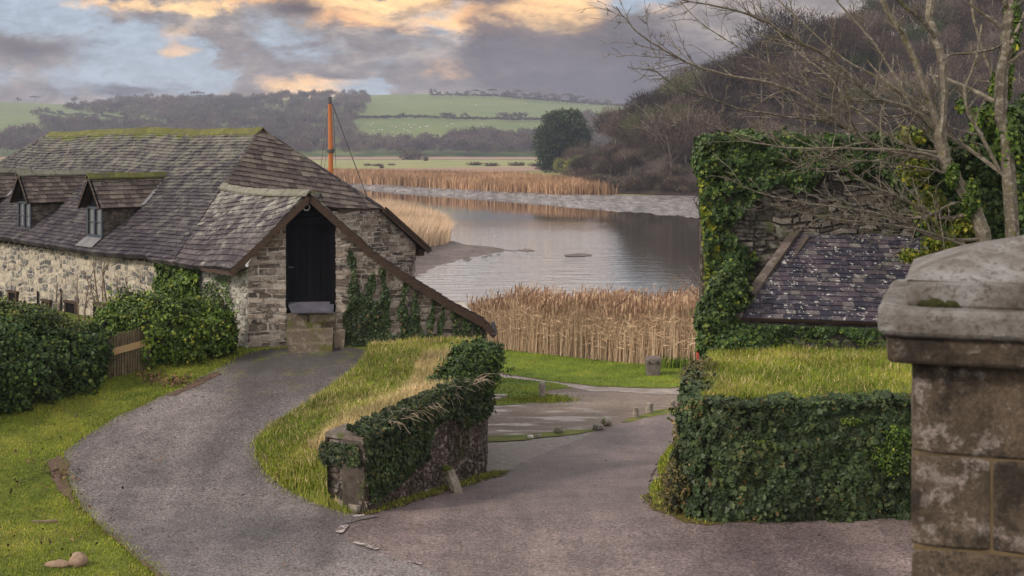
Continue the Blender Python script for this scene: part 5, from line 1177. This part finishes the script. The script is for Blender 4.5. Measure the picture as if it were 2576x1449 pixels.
# ------------------------------------------------ near reeds
def reeds(name,poly,n,h,zf,mat,label,w=.02,plume=True,hv=.12,front=None):
    p=scatter(np.array(poly,float),n); p3=np.column_stack([p,zf(p[:,0],p[:,1])])
    hh=h*(1+hv*wav(p[:,0]*.5,p[:,1]*.5,3))*R.normal(1,.07,len(p)); tint=np.clip(.5+.12*wav(p[:,0]*.1,p[:,1]*.1,5)+R.normal(0,.24,len(p)),0,1)
    a=Acc(); gust=np.stack([.10+.14*wav(p[:,0]*.07,p[:,1]*.07,7)+R.normal(0,.13,len(p)),R.normal(0,.13,len(p)),0*hh],-1)
    blades(a,p3,hh,w,.10,tint=tint,dirv=gust)
    if plume:
        k=R.uniform(0,1,len(p))<.75; q=p3[k]; H=hh[k]; g=gust[k]
        tip=q+H[:,None]*nrm(np.array((0,0,.9))+g*1.1); n_=len(q)
        th=R.uniform(0,math.tau,n_); s=np.stack([np.cos(th),np.sin(th),0*th],-1)*.03; dn=np.array((0.0,0,-.26)); dr=g*.5+np.array((.05,0,.12))
        V=np.stack([tip+dn,tip+s,tip+dr,tip-s],1); a.add(V.reshape(-1,3),np.arange(n_*4).reshape(n_,4),np.where(R.uniform(0,1,n_)<.6,1.0,.2),0)
        # side leaves
        m=len(p3); f=R.uniform(.25,.85,m); b=p3+(hh*f)[:,None]*np.array((0,0,.95))+gust*(hh*f*.5)[:,None]; th=R.uniform(0,math.tau,m); d=np.stack([np.cos(th),np.sin(th),R.uniform(-.2,.8,m)],-1)
        up=np.array((0,0,.02)); V=np.stack([b-up,b+up,b+d*.38],1); a.add(V.reshape(-1,3),np.arange(m*3).reshape(m,3),tint,0)
    return tag(a.build(name,[mat]),label,'reeds',kind='stuff')
nr=[G(*p,zlow,d1=62) for p in ((1160,874),(1300,886),(1420,898),(1560,914),(1640,921),(1720,925),(1900,930))]
nr=nr+[(17,66),(8,68.5),(0,68),(-4,66)]
reeds('reed_bed',nr,40000,2.38,zlow,m_reed,'tall golden reeds along the river side of the quay',w=.016,hv=.2)
a=Acc()
for k in range(200):
    g=G(R.uniform(1640,1760),R.uniform(905,925),zlow,d1=62); 
c=np.array([G(R.uniform(1660,1750),R.uniform(912,928),zlow,d1=62) for k in range(900)]); blades(a,np.column_stack([c,zlow(c[:,0],c[:,1])]),R.uniform(.2,.6,900),.03,.4)
tag(a.build('rank_grass',[m_ivy_br]),'rank green grass between the mooring block and the marker post','grass',kind='stuff')

# ================================================================== RIVER AND FAR LAND
WZ=-10.5
t=NT('river_water')
sp_=t.n('SeparateXYZ'); t.lk(t.co(),sp_.inputs[0]); wob=t.noise(.05,4,.6,sc=(.5,1.4,1))
dy=t.math('ADD',sp_.outputs[1],t.math('MULTIPLY',wob,-30)); rip=t.step(dy,175,115)        # light wind on the open reach
lee=t.step(t.math('SUBTRACT',sp_.outputs[0],t.math('MULTIPLY',sp_.outputs[1],.078)),-2.0,2.0)  # glassy under the wooded shore
rip=t.math('MULTIPLY',rip,t.math('SUBTRACT',1.0,t.math('MULTIPLY',lee,.85)))
h=t.math('ADD',t.noise(.9,4,.55,sc=(.35,1.2,1)),t.math('MULTIPLY',t.noise(4,3,.5,sc=(.5,1.5,1)),.25))
bp=t.n('Bump'); bp.inputs['Distance'].default_value=.2; t.lk(h,bp.inputs['Height']); t.lk(t.math('MULTIPLY_ADD',rip,.42,.02),bp.inputs['Strength']); t.lk(bp,t.b.inputs['Normal'])
m_water=t.fin((.05,.044,.04),.025,1.0,IOR=1.75)
# low-angle river seen from the bank: a mirror-like surface
a=Acc(); a.add([(-1200,50,WZ),(1200,50,WZ),(1200,900,WZ),(-1200,900,WZ)],[0,1,2,3]); tag(a.build('river_water',[m_water]),kind='structure')
def Wt(px,py,z=WZ): d=-z*K/(py-HY); return ((px-CX)/K*d,d)
wl_far=[Wt(*p) for p in ((-400,442),(300,450),(700,458),(870,468),(1000,482),(1120,491),(1300,505),(1450,524),(1600,538),(1760,551),(1950,575),(2300,630))]
mt_far=[Wt(*p,-9.35) for p in ((-400,436),(300,443),(700,449),(870,456),(1000,464),(1120,471),(1300,482),(1450,489),(1600,491),(1760,492),(1950,500),(2300,530))]
WL=np.array(wl_far); MT=np.array(mt_far)
a=Acc(); nu=260; nv=16; s=np.linspace(0,len(WL)-1,nu)
wx=np.interp(s,np.arange(len(WL)),WL[:,0]); wy=np.interp(s,np.arange(len(WL)),WL[:,1]); tx=np.interp(s,np.arange(len(WL)),MT[:,0]); ty=np.interp(s,np.arange(len(WL)),MT[:,1])
# smooth the outline and give it little creeks
creek=.10*wav(s*5,s*0+1)+.05*wav(s*13,s*0+4)
V=[]
for j in range(nv):
    f=j/(nv-1); ff=f+creek*(1-f)
    z=WZ-.3+(1.45)*(f**.6)+.10*wav(s*14+f*6,f*5+s*0,2)*math.sin(math.pi*f)+.12*np.sin(s*40+f*10)*math.sin(math.pi*f)*(wav(s*3,s*0)>0)
    V.append(np.stack([wx+(tx-wx)*ff,wy+(ty-wy)*ff,z],-1))
V=np.array(V); i=np.arange(nv-1)[:,None]*nu; j=np.arange(nu-1)[None]
a.add(V.reshape(-1,3),np.stack([i+j,i+j+1,i+nu+j+1,i+nu+j],-1).reshape(-1,4)); tag(a.build('mud_bank',[m_mud],smooth=True),kind='structure')
FZ=-9.4
def zfar(x,d): return FZ+0*x
far=[tuple(p) for p in MT]+[(400,150),(1200,300),(1200,1060),(-1200,1060),(-1200,380)]
st(sheet('far_meadow',far,zfar,m_field,30,.02))
mar=[(-1190,815),(240,815),(300,1020),(-1190,1020)]; st(sheet('dry_marsh',mar,zfar,m_marsh,30,.25))
mar=[(-900,520),(-200,470),(-60,500),(20,560),(40,500),(-10,430),(-300,415),(-900,430)]; st(sheet('rough_pasture',mar,zfar,m_marsh,30,.15))
# far reed belt
fb=[tuple(p) for p in MT[1:8]]+[Wt(1535,490,-9.35),(17,275),(12,300),(0,345),(-60,395),(-250,440),(-500,430)]
reeds('far_reed_belt',fb,60000,2.7,lambda x,d:FZ+0*x-.1,m_reed_far,'broad belt of brown reeds on the far bank',w=.22,plume=False,hv=.08)
# dense front row
fr_=resample([tuple(p) for p in MT[1:8]]+[Wt(1535,490,-9.35)],.12,False); a=Acc(); rr=np.concatenate([fr_+R.normal(0,1.2,fr_.shape) for _ in range(8)]); rr[:,1]+=1.6
blades(a,np.column_stack([rr,np.full(len(rr),FZ-.3)]),R.uniform(1.5,2.9,len(rr)),.16,.15); tag(a.build('reed_fringe',[m_reed_far]),'dark ragged edge of the far reeds above the mud','reeds',kind='stuff')
# dark bank foot under far reeds
a=Acc()
# reed spit with its mud tongue
sp=[Wt(*p,-10.35) for p in ((900,760),(1050,695),(1110,664),(1180,646),(1240,636),(1292,626),(1240,616),(1180,612),(1130,600),(1080,560),(900,545))]
def zsp(x,d):
    b=segdist(x,d,sp+[sp[0]]); return WZ-.05+.6*(1-np.exp(-b/4.0))+.05*wav(x*.8,d*.8)+.03*wav(x*3,d*3)
st(sheet('mud_spit',sp,zsp,m_mud_near,1.0,0,jit=.7,bstep=.8))
bar=[Wt(*p,-10.45) for p in ((1415,641),(1450,637),(1492,641),(1470,645),(1430,645))]; st(sheet('mud_bar',bar,lambda x,d:WZ+.06+.05*wav(x*2,d*2),m_mud_near,.6,0,jit=.3,bstep=.5))
bar=[Wt(*p,-10.45) for p in ((1300,628),(1330,626),(1350,630),(1320,632))]; st(sheet('mud_bar',bar,lambda x,d:WZ+.05+.05*wav(x*2,d*2),m_mud_near,.6,0,jit=.4,bstep=.5))
rs=[Wt(*p,-10.1) for p in ((900,700),(1040,640),(1075,625),(1118,616),(1133,600),(1120,575),(1090,560),(1040,545),(960,535),(850,540))]
reeds('spit_reeds',rs,26000,2.45,zsp,m_reed,'rounded clump of golden reeds on the river spit behind the barn',w=.05,plume=False)

# ------------------------------------------------ hills
ry=[(-900,250),(-200,250),(0,256),(150,262),(330,258),(500,256),(700,250),(900,240),(1100,236),(1250,238),(1350,247),(1500,262),(1620,270),(1750,276),(2300,290),(3400,300)]
RX=np.array([r[0] for r in ry],float); RY=np.array([r[1] for r in ry],float)
def zhill(x,d):
    x=np.asarray(x,float); d=np.asarray(d,float)
    px=CX+x/np.maximum(d,1)*K; zr=(HY-np.interp(px,RX,RY))/K*1700+9.4
    t=np.clip((d-1000)/700,0,1); b=np.clip((d-1700)/500,0,1)
    return FZ+zr*(t*(1.12-.12*t))*(1-.5*b*b)+2.5*wav(x*.006,d*.006,3)*sm(d,1040,1200)*(1-sm(d,1550,1700))
th=np.linspace(-.6,.6,260); dd=np.concatenate([np.linspace(985,1700,90),np.linspace(1720,1800,4)])
T,Dd=np.meshgrid(th,dd); X=T*Dd; Z=zhill(X,Dd); a=Acc(); nu=len(th); i=np.arange(len(dd)-1)[:,None]*nu; j=np.arange(nu-1)[None]
a.add(np.stack([X,Dd,Z],-1).reshape(-1,3),np.stack([i+j,i+j+1,i+nu+j+1,i+nu+j],-1).reshape(-1,4)); tag(a.build('hills',[m_hillf],smooth=True),kind='structure')
# tree templates
def crown_template(n,seed,w=1,h=1,kind='round'):
    r=np.random.default_rng(seed); cl=nrm(r.normal(0,1,(9,3)))*r.uniform(.25,.62,(9,1)); cl[:,2]=np.abs(cl[:,2])*.9
    k=r.integers(0,9,n); p=cl[k]+nrm(r.normal(0,1,(n,3)))*(r.uniform(.1,.34,(n,1)))
    p=p*np.array((.68*w,.68*w,.6*h)); p[:,2]+=.45*h; o=nrm(p-np.array((0,0,.1))); return p,o
def sliver_mesh(p,o,l,w,r):
    n=len(p); d=nrm(o+r.normal(0,.55,(n,3))+np.array((0,0,.25))); s=nrm(np.cross(d,r.normal(0,1,(n,3))))
    V=np.stack([p-s*w/2,p+s*w/2,p+d*l],1); return V
def trees_mass(name,pos,hts,nfa,l,w,mat,label,cat='wood',tm=.5,shape=(.8,1),tsd=.13,bark=None,limbs=0,pv=.28,cor=0):
    a=Acc(); rr=np.random.default_rng(11)
    T=[]
    for s in range(6):
        p,o=crown_template(nfa,s+20,*shape); T.append(sliver_mesh(p,o,l,w,rr))
    for i,(q,h) in enumerate(zip(pos,hts)):
        V=T[i%6]; th=rr.uniform(0,math.tau); c,s_=math.cos(th),math.sin(th)
        Vx=(V[...,0]*c-V[...,1]*s_)*h*rr.uniform(.8,1.4); Vy=(V[...,0]*s_+V[...,1]*c)*h; Vz=V[...,2]*h
        W=np.stack([Vx+q[0],Vy+q[1],Vz+q[2]],-1); tt=np.clip(rr.normal(tm,pv)+rr.normal(0,tsd,nfa),0,1)
        a.add(W.reshape(-1,3),np.arange(nfa*3).reshape(nfa,3),tt,0)
        if cor:
            for k in range(3): rock(a,q+np.array((rr.normal(0,.12),rr.normal(0,.12),.38+k*.13))*h,(.13*h,.13*h,.12*h),i+k,n=5,rough=.4,tint=float(np.clip(rr.normal(.15,.08),0,1)))
        if bark: 
            tube(a,[q-(0,0,.5),q+(0,0,h*.35),q+(rr.normal(0,.04)*h,0,h*.7)],[h*.02,h*.015,h*.006],4,.5,1,cap=False)
            for k in range(limbs):
                th=rr.uniform(0,math.tau); z0=rr.uniform(.25,.55)*h; tube(a,[q+(0,0,z0),q+(math.cos(th)*h*.17,math.sin(th)*h*.17,z0+.16*h),q+(math.cos(th)*h*.3,math.sin(th)*h*.3,z0+.38*h)],[h*.010,h*.007,h*.003],3,.7,1,cap=False)
    return a.build(name,[mat]+([bark] if bark else []))
def hillpos(poly,n,jit=0):
    out=[]; poly=np.array(poly,float)
    while len(out)<n:
        m=4000; d=R.uniform(1000,1700,m); px=R.uniform(poly[:,0].min(),poly[:,0].max(),m); x=(px-CX)/K*d; z=zhill(x,d); py=HY-z/d*K
        k=inpoly(px,py,poly); out+=list(np.stack([x[k],d[k],z[k]],-1))
        if k.sum()==0: break
    return np.array(out[:n])
WA=[(-60,400),(-60,345),(60,352),(120,330),(90,300),(170,318),(300,330),(430,335),(420,322),(280,305),(160,288),(250,275),(300,266),(520,262),(700,256),(920,244),(925,290),(890,308),(885,340),(900,362),(960,400)]
pA=hillpos(WA,1150); o=trees_mass('far_wood',pA,R.uniform(12,19,len(pA)),230,.10,.035,m_farwood,None,tm=.4); tag(o,'hazy bare wood covering the left far hillside','wood',kind='stuff')
WB=[(880,362),(1000,376),(1100,372),(1180,352),(1260,358),(1340,352),(1400,358),(1420,400),(880,400)]
pB=hillpos(WB,330); o=trees_mass('valley_wood',pB,R.uniform(11,17,len(pB)),230,.10,.035,m_farwood,None,tm=.35); tag(o,'hazy line of bare trees at the foot of the green hill','wood',kind='stuff')
WC=[(1460,305),(1560,312),(1640,310),(1700,320),(1700,400),(1440,400)]
pC=hillpos(WC,300); o=trees_mass('side_valley_wood',pC,R.uniform(12,18,len(pC)),230,.10,.035,m_farwood,None,tm=.35); tag(o,'hazy blue wood between the dark pine and the near hillside','wood',kind='stuff')
# tree belt on the valley floor in front of the hill foot
pF=np.array([(x,R.uniform(960,1010),FZ) for x in R.uniform(-480,160,230)]); o=trees_mass('valley_tree_belt',pF,R.uniform(10,18,len(pF)),230,.10,.035,m_farwood,None,tm=.3); tag(o,'hazy belt of bare trees on the valley floor','wood',kind='stuff')
# hedges on the hill
def hedge_line(name,pts,n,h,label,w=1.5):
    P_=[]
    for x,y in pts: P_.append(hit(x,y,lambda a_,b_:zhill(a_,b_),1000,1720,3))
    P_=np.array(P_); s=R.uniform(0,len(P_)-1,n); q=np.stack([np.interp(s,np.arange(len(P_)),P_[:,i]) for i in range(3)],-1); q[:,:2]+=R.normal(0,w*.4,(n,2)); q[:,2]=zhill(q[:,0],q[:,1])
    hh=h*R.uniform(.6,1.25,n); hh[R.uniform(0,1,n)<.05]*=2.2
    o=trees_mass(name,q,hh,60,.3,.12,m_farwood_skyline,None,shape=(1.1,1)); return tag(o,label,'hedge')
hedge_line('field_hedge',[(885,301),(1000,300),(1150,303),(1280,305),(1390,306)],260,4.0,'dark hedge running across the middle of the far green hill')
hedge_line('skyline_hedge',[(1070,243),(1200,244),(1300,250),(1400,258),(1500,266),(1640,272)],320,4.2,'dark skyline hedge above the upper green field')
hedge_line('left_field_hedge',[(90,282),(200,292),(300,302),(420,322)],120,3.5,'low hedge below the pale field on the left hillside')
# individual skyline trees
sk=thing('x',(0,0,0),'x','tree'); bpy.data.objects.remove(sk)
def skytree(h,seed,kind):
    a=Acc(); rr=np.random.default_rng(seed); p,o=crown_template(260,seed,*(((1.15,.55),(.75,1),(1.0,.8))[kind]))
    if kind==0: p[:,2]=p[:,2]*.6+.55
    V=sliver_mesh(p,o,.10,.035,rr)*h; a.add(V.reshape(-1,3),np.arange(260*3).reshape(260,3),rr.uniform(0,1,260),0); return a,h
protos=[]
for kind in range(3):
    ro=[]
    a,h=skytree(14,50+kind,kind); me=a.build('crown',[m_farwood_skyline]); b=Acc(); tube(b,[(0,0,-1),(.2,0,6),(.1,.1,11)],[.5,.35,.15],5); 
    for k in range(5): 
        th=R.uniform(0,math.tau); tube(b,[(0.1,0,4+k),(math.cos(th)*2,math.sin(th)*2,8+k*.8)],[.2,.08],4,cap=False)
    tr=b.build('trunk',[m_wood_bark]); protos.append((me,tr))
spots=[(1085,243,.6),(1105,243,.7),(1125,243,.75),(1150,243,.7),(1175,243,.9),(1195,243,.85),(1215,244,.9),(1240,245,1.0),(1265,246,.7),(1300,249,1.05),(1318,250,.9),(1335,252,1.1),(1352,253,1.15),(1372,255,1.0),(1392,257,1.0),(1405,258,1.05),(1425,259,1.1),(1443,260,1.1),(1462,262,1.0),(1480,264,.9),(1500,266,.85),(1530,268,.95),(1560,269,.6),(1590,270,.7),
       (45,256,.8),(88,258,.9),(188,262,1.0),(245,262,.6),(300,262,1.2),(325,262,1.1),(375,258,1.3),(420,258,.6),(495,257,1.3),(520,257,.7),(555,256,.5),(640,252,.8),(720,250,.6),(762,248,.5),(805,246,.6)]
for i,(px,py,s) in enumerate(spots):
    q=hit(px,py+1.5,zhill,1000,1720,2); kind=(i*7+i//3)%3
    right=px>1000
    e=thing('skyline_tree',q,'small bare tree on the skyline '+('above the far green field' if right else 'of the left far hill'),'tree','skyline trees right' if right else 'skyline trees left'); e.scale=(s,s,s); e.rotation_euler=(0,0,i*1.7)
    for j,(src,nm) in enumerate(zip(protos[kind],('crown','trunk'))):
        c=src.copy(); c.name=nm; COL.objects.link(c); c.parent=e
for p_ in protos:
    for o_ in p_: bpy.data.objects.remove(o_)
# sheep
a=Acc(); rock(a,(0,0,.75),(.62,.3,.36),1,n=6,rough=.08); rock(a,(.68,0,.85),(.2,.13,.16),2,n=5,rough=.05,mi=1)
for sx in (-.4,.4):
    for sy in (-.15,.15): tube(a,[(sx,sy,0),(sx,sy,.5)],.05,4,mi=1)
sp0=a.build('sheep',[m_sheep,m_core]); n=0
SH=[]
while len(SH)<64:
    x,y=R.uniform(905,1370),R.uniform(312,352)
    if y>318+ (34 if x<1150 else 22): continue
    SH.append((x,y))
for i in range(10): SH.append((R.uniform(1130,1330),R.uniform(262,275)))
for i,(x,y) in enumerate(SH):
    q=hit(x,y,zhill,1000,1720,2); o=sp0 if i==0 else sp0.copy()
    if i: COL.objects.link(o)
    o.location=q; o.rotation_euler=(0,0,R.uniform(0,6)); o.scale=(1.25,)*3; tag(o,'tiny white sheep grazing on the far green hillside','sheep','sheep on the far hill')
# meadow bushes and trees
def far_bush(name,px,py,w,h,mat,label,cat,n=900,group=None,grow=1.0):
    d=-FZ*K/(py-HY); s=d/K; b=np.array(((px-CX)*s,d,FZ)); a=Acc()
    lum=[(b[0],b[1],b[2]+h*s*.45,w*s*.5,w*s*.45,h*s*.55)]; p,N=lump_pts(lum,n,(.75,1.06),.25,seed=px); 
    V=sliver_mesh(p,N,w*s*.10*grow,w*s*.035*grow,np.random.default_rng(int(px))); a.add(V.reshape(-1,3),np.arange(len(p)*3).reshape(-1,3),R.uniform(0,1,len(p)),0)
    core(a,lum,.72); return tag(a.build(name,[mat,m_farwood_skyline]),label,cat,group)
far_bush('round_bush',1035,402,56,27,m_farwood,'round brown bush standing alone in the far meadow','bush')
far_bush('small_bush',1071,405,15,13,m_farwood,'small grey bush just right of the round meadow bush','bush')
for i,(x,y,w,h) in enumerate(((925,417,22,5),(950,418,30,5),(985,416,20,4),(1195,416,40,7),(1235,418,40,7),(1300,417,45,7),(1350,419,40,8),(1370,428,50,8),(1410,432,50,9),(960,424,14,8))):
    far_bush('meadow_scrub',x,y,w,h,m_farwood_skyline,'low dark scrub clump on the far green meadow','scrub',300,'scrub clumps on the far meadow')
def lumptree(name,lumps,n,l,w,mat,label,trunk,cat='tree',cs=.7,bark=m_wood_bark):
    T=thing(name,trunk[0],label,cat); p,N=lump_pts(lumps,n,(.7,1.12),.3,seed=lumps[0][0]); a=Acc()
    V=sliver_mesh(p,N,l,w,np.random.default_rng(5)); a.add(V.reshape(-1,3),np.arange(len(p)*3).reshape(-1,3),R.uniform(0,1,len(p)),0)
    if cs: core(a,lumps,cs)
    a.build('crown',[mat,m_core],T); a=Acc(); tube(a,trunk,np.linspace(.7,.25,len(trunk)),7); a.build('trunk',[bark],T); return T
d=430; lumptree('pine_tree',[LP(1420,312,d,6,6,4.2),LP(1400,345,d,6.5,6,4.5),LP(1445,335,d,5,5,4),LP(1380,368,d,4.2,5,5),LP(1410,375,d,5,5,4),LP(1450,365,d,4,5,4.5),LP(1378,400,d,3,4,4),LP(1395,300,d,3.5,4,2.2),LP(1440,295,d,3,4,2),LP(1465,345,d,2.2,4,2.2)],16000,1.0,.42,m_pine,'big dark evergreen pine rising from the far meadow',[P(1400,436,d),P(1405,380,d),P(1415,310,d)])
lumptree('bare_oak',[LP(1478,400,d-20,6,5,5.5),LP(1445,415,d-30,4,4,3.5),LP(1500,410,d-40,5,5,4)],7000,1.1,.12,m_wood,'grey bare tree group standing right of the dark pine',[P(1480,440,d-20),P(1478,400,d-20)],cs=.45)
lumptree('golden_tree',[LP(1460,420,370,3.6,3.4,2.4),LP(1490,424,365,3.6,3.4,2.3),LP(1436,428,372,2,2,1.5)],7000,.7,.28,m_bush_gold,'yellow-green leafy evergreen at the edge of the far reed belt',[P(1470,440,368),P(1470,425,368)],cat='shrub')
lumptree('orange_bush',[LP(1412,415,400,2.2,2,1.6)],1800,.5,.2,m_bush_gold,'small yellowish bush below the dark pine',[P(1412,436,400),P(1412,420,400)],cat='bush')
# near wooded hillside (right)
SHORE=[(18,430),(15,300),(16,262),(19,246),(28,238),(42,233),(70,225),(120,190),(260,170)]
def zwood(x,d):
    q=segdist(np.asarray(x,float),np.asarray(d,float),SHORE)
    return FZ+.1+.67*95*(1-np.exp(-q/95))*np.clip(.78+q/160,0,1)+1.2*wav(x*.05,d*.05)*sm(q,4,20)
g=[]
wood=[(17,420),(15,300),(16,262),(19,246),(28,238),(42,233),(70,225),(120,190),(260,170),(260,420)]
st(sheet('wooded_hillside',wood,lambda x,d:zwood(x,d),m_woodfloor,5,.05))
pw_=scatter(np.array([(18,330),(17,262),(20,248),(30,239),(45,234),(75,228),(120,200),(230,180),(230,400),(20,400)],float),720)
pw_=pw_[np.argsort(pw_[:,1])]; q=np.column_stack([pw_,zwood(pw_[:,0],pw_[:,1])-.5])
hts=R.uniform(7,14,len(q))*np.where(q[:,0]<28,.52,1); hts[R.uniform(0,1,len(q))<.12]*=1.35
o=trees_mass('hillside_wood',q,hts,2300,.08,.0075,m_wood,None,tm=.45,bark=m_wood_bark,shape=(1.0,1),tsd=.08,limbs=5,cor=0,pv=.42); tag(o,'dense bare brown wood covering the steep near hillside','wood',kind='stuff')
# undergrowth hides the soil
p2=scatter(np.array(wood[:8],float),500); q2=np.column_stack([p2,zwood(p2[:,0],p2[:,1])-.8]); 
fl=resample([(17,256),(20,247),(30,239),(45,233),(75,226)],.9,False); q3=np.column_stack([fl+R.normal(0,.8,fl.shape),np.full(len(fl),FZ-.6)])
o=trees_mass('shore_scrub',np.concatenate([q2,q3]),R.uniform(2.5,5.0,len(q2)+len(q3)),500,.14,.018,m_wood,None,tm=.4,shape=(1.2,1)); tag(o,'brown scrub along the foot of the near wooded hillside','scrub',kind='stuff')
# tell-apart oaks on its skyline
for i,(px,py,h,dd_) in enumerate(((1650,300,11,262),(1690,262,9,268),(1950,150,10,270))):
    b=P(px,py,dd_); b[2]=float(zwood(b[0],b[1])); top=P(px,py-h*3200/dd_,dd_)[2]; H=h
    T=thing('bare_oak',b,['bare spreading oak standing out on the left shoulder of the near wooded hill','smaller bare oak right behind the shoulder oak on the wooded hill','bare oak breaking the skyline high on the wooded hill'][i],'tree'); a=Acc()
    tr_=[b,b+(.2,0,H*.3),b+(.1,0,H*.5)]; tube(a,tr_,[.4,.32,.25],7); a.build('trunk',[m_wood_bark],T); a=Acc()
    for k in range(11):
        th=k/11*math.tau; s_=tr_[1+(k%2)]; e=s_+np.array((math.cos(th)*H*.45,math.sin(th)*H*.3,H*R.uniform(.2,.5))); branch(a,[s_,(s_+e)/2+(0,0,H*.06),e],.16,.04,2,.8,1.6,.5,minr=.035)
    p,o_=crown_template(1200,90+i,1.25,.75); V=sliver_mesh(p,o_,.07,.006,np.random.default_rng(3))*H*1.05+b; a.add(V.reshape(-1,3),np.arange(3600).reshape(-1,3),.4,1)
    a.build('crown',[m_wood_bark,m_farwood_skyline],T)

# ------------------------------------------------ boat with varnished mast behind the barn
bd=62; mx=P(830,400,bd)[0]; boat=thing('sailing_barge',(mx,bd,WZ),'sailing barge moored behind the barn, only its varnished orange mast and rigging showing','boat')
def bbld(a,n,m): return a.build(n,m,boat)
a=Acc(); n=14; V=[]
for i in range(n+1):
    t_=i/n*2-1; w=1.9*(1-abs(t_)**3)+.05; y=t_*7; x=mx-1.5
    for sx,z in ((-1,1.0+.4*t_*t_),(-.85,-.3),(.85,-.3),(1,1.0+.4*t_*t_)): V.append((x+y,bd+sx*w,WZ+z))
i=np.arange(n)[:,None]*4; j=np.arange(3)[None]; a.add(V,np.stack([i+j,i+j+1,i+j+5,i+j+4],-1).reshape(-1,4)); a.add(V,np.stack([i[:,0]+3,i[:,0],i[:,0]+4,i[:,0]+7],-1)); bbld(a,'hull',[m_hull])
zt=P(0,262,bd)[2]; zc_=P(0,380,bd)[2]
a=Acc(); tube(a,[(mx+.06,bd,WZ+.8),(mx+.04,bd,zc_),(mx,bd,zt)],[.125,.12,.10],14); bbld(a,'mast',[m_mast])
a=Acc(); tube(a,[(mx,bd,zt),(mx,bd,P(0,243,bd)[2])],[.09,.08],10); bbld(a,'mast_cap',[m_metal]); a=Acc(); lathe(a,(mx+.04,bd,zc_-.08),[(.19,0),(.19,.16)],12); bbld(a,'mast_band',[m_metal]); a=Acc(); box(a,(mx+.16,bd-.05,zc_+.02),XU,YU,ZU,.07,.05,.1); bbld(a,'block',[m_metal])
for A,B,r in (((836,262),(926,503),.022),((826,270),(806,430),.012),((838,275),(846,440),.010),((824,330),(815,440),.008)):
    a=Acc(); p0=P(*A,bd); p1=P(*B,bd); p2=p0+(p1-p0)*((p0[2]-WZ-1)/(p0[2]-p1[2])); p2=p1+(p2-p1)*.6; tube(a,[p0,p1,p2],r,4); bbld(a,'stay',[m_metal])

# haze ------------------------------------------------
m=bpy.data.materials.new('haze'); m.use_nodes=True; nt=m.node_tree; nt.nodes.clear(); out=nt.nodes.new('ShaderNodeOutputMaterial'); pvn=nt.nodes.new('ShaderNodeVolumePrincipled')
pvn.inputs['Color'].default_value=(.70,.78,1.0,1); pvn.inputs['Density'].default_value=.00018; nt.links.new(pvn.outputs[0],out.inputs['Volume'])
a=Acc(); x0,x1,y0,y1,z0,z1=-1300,1300,-60,1850,-12.5,110
V=[(x,y,z) for z in (z0,z1) for x,y in ((x0,y0),(x1,y0),(x1,y1),(x0,y1))]; a.add(V,BOXF); o=a.build('haze',[m]); o['kind']='stuff'; o.display_type='WIRE'
sc.cycles.volume_bounces=0; sc.cycles.max_bounces=6; sc.cycles.diffuse_bounces=2
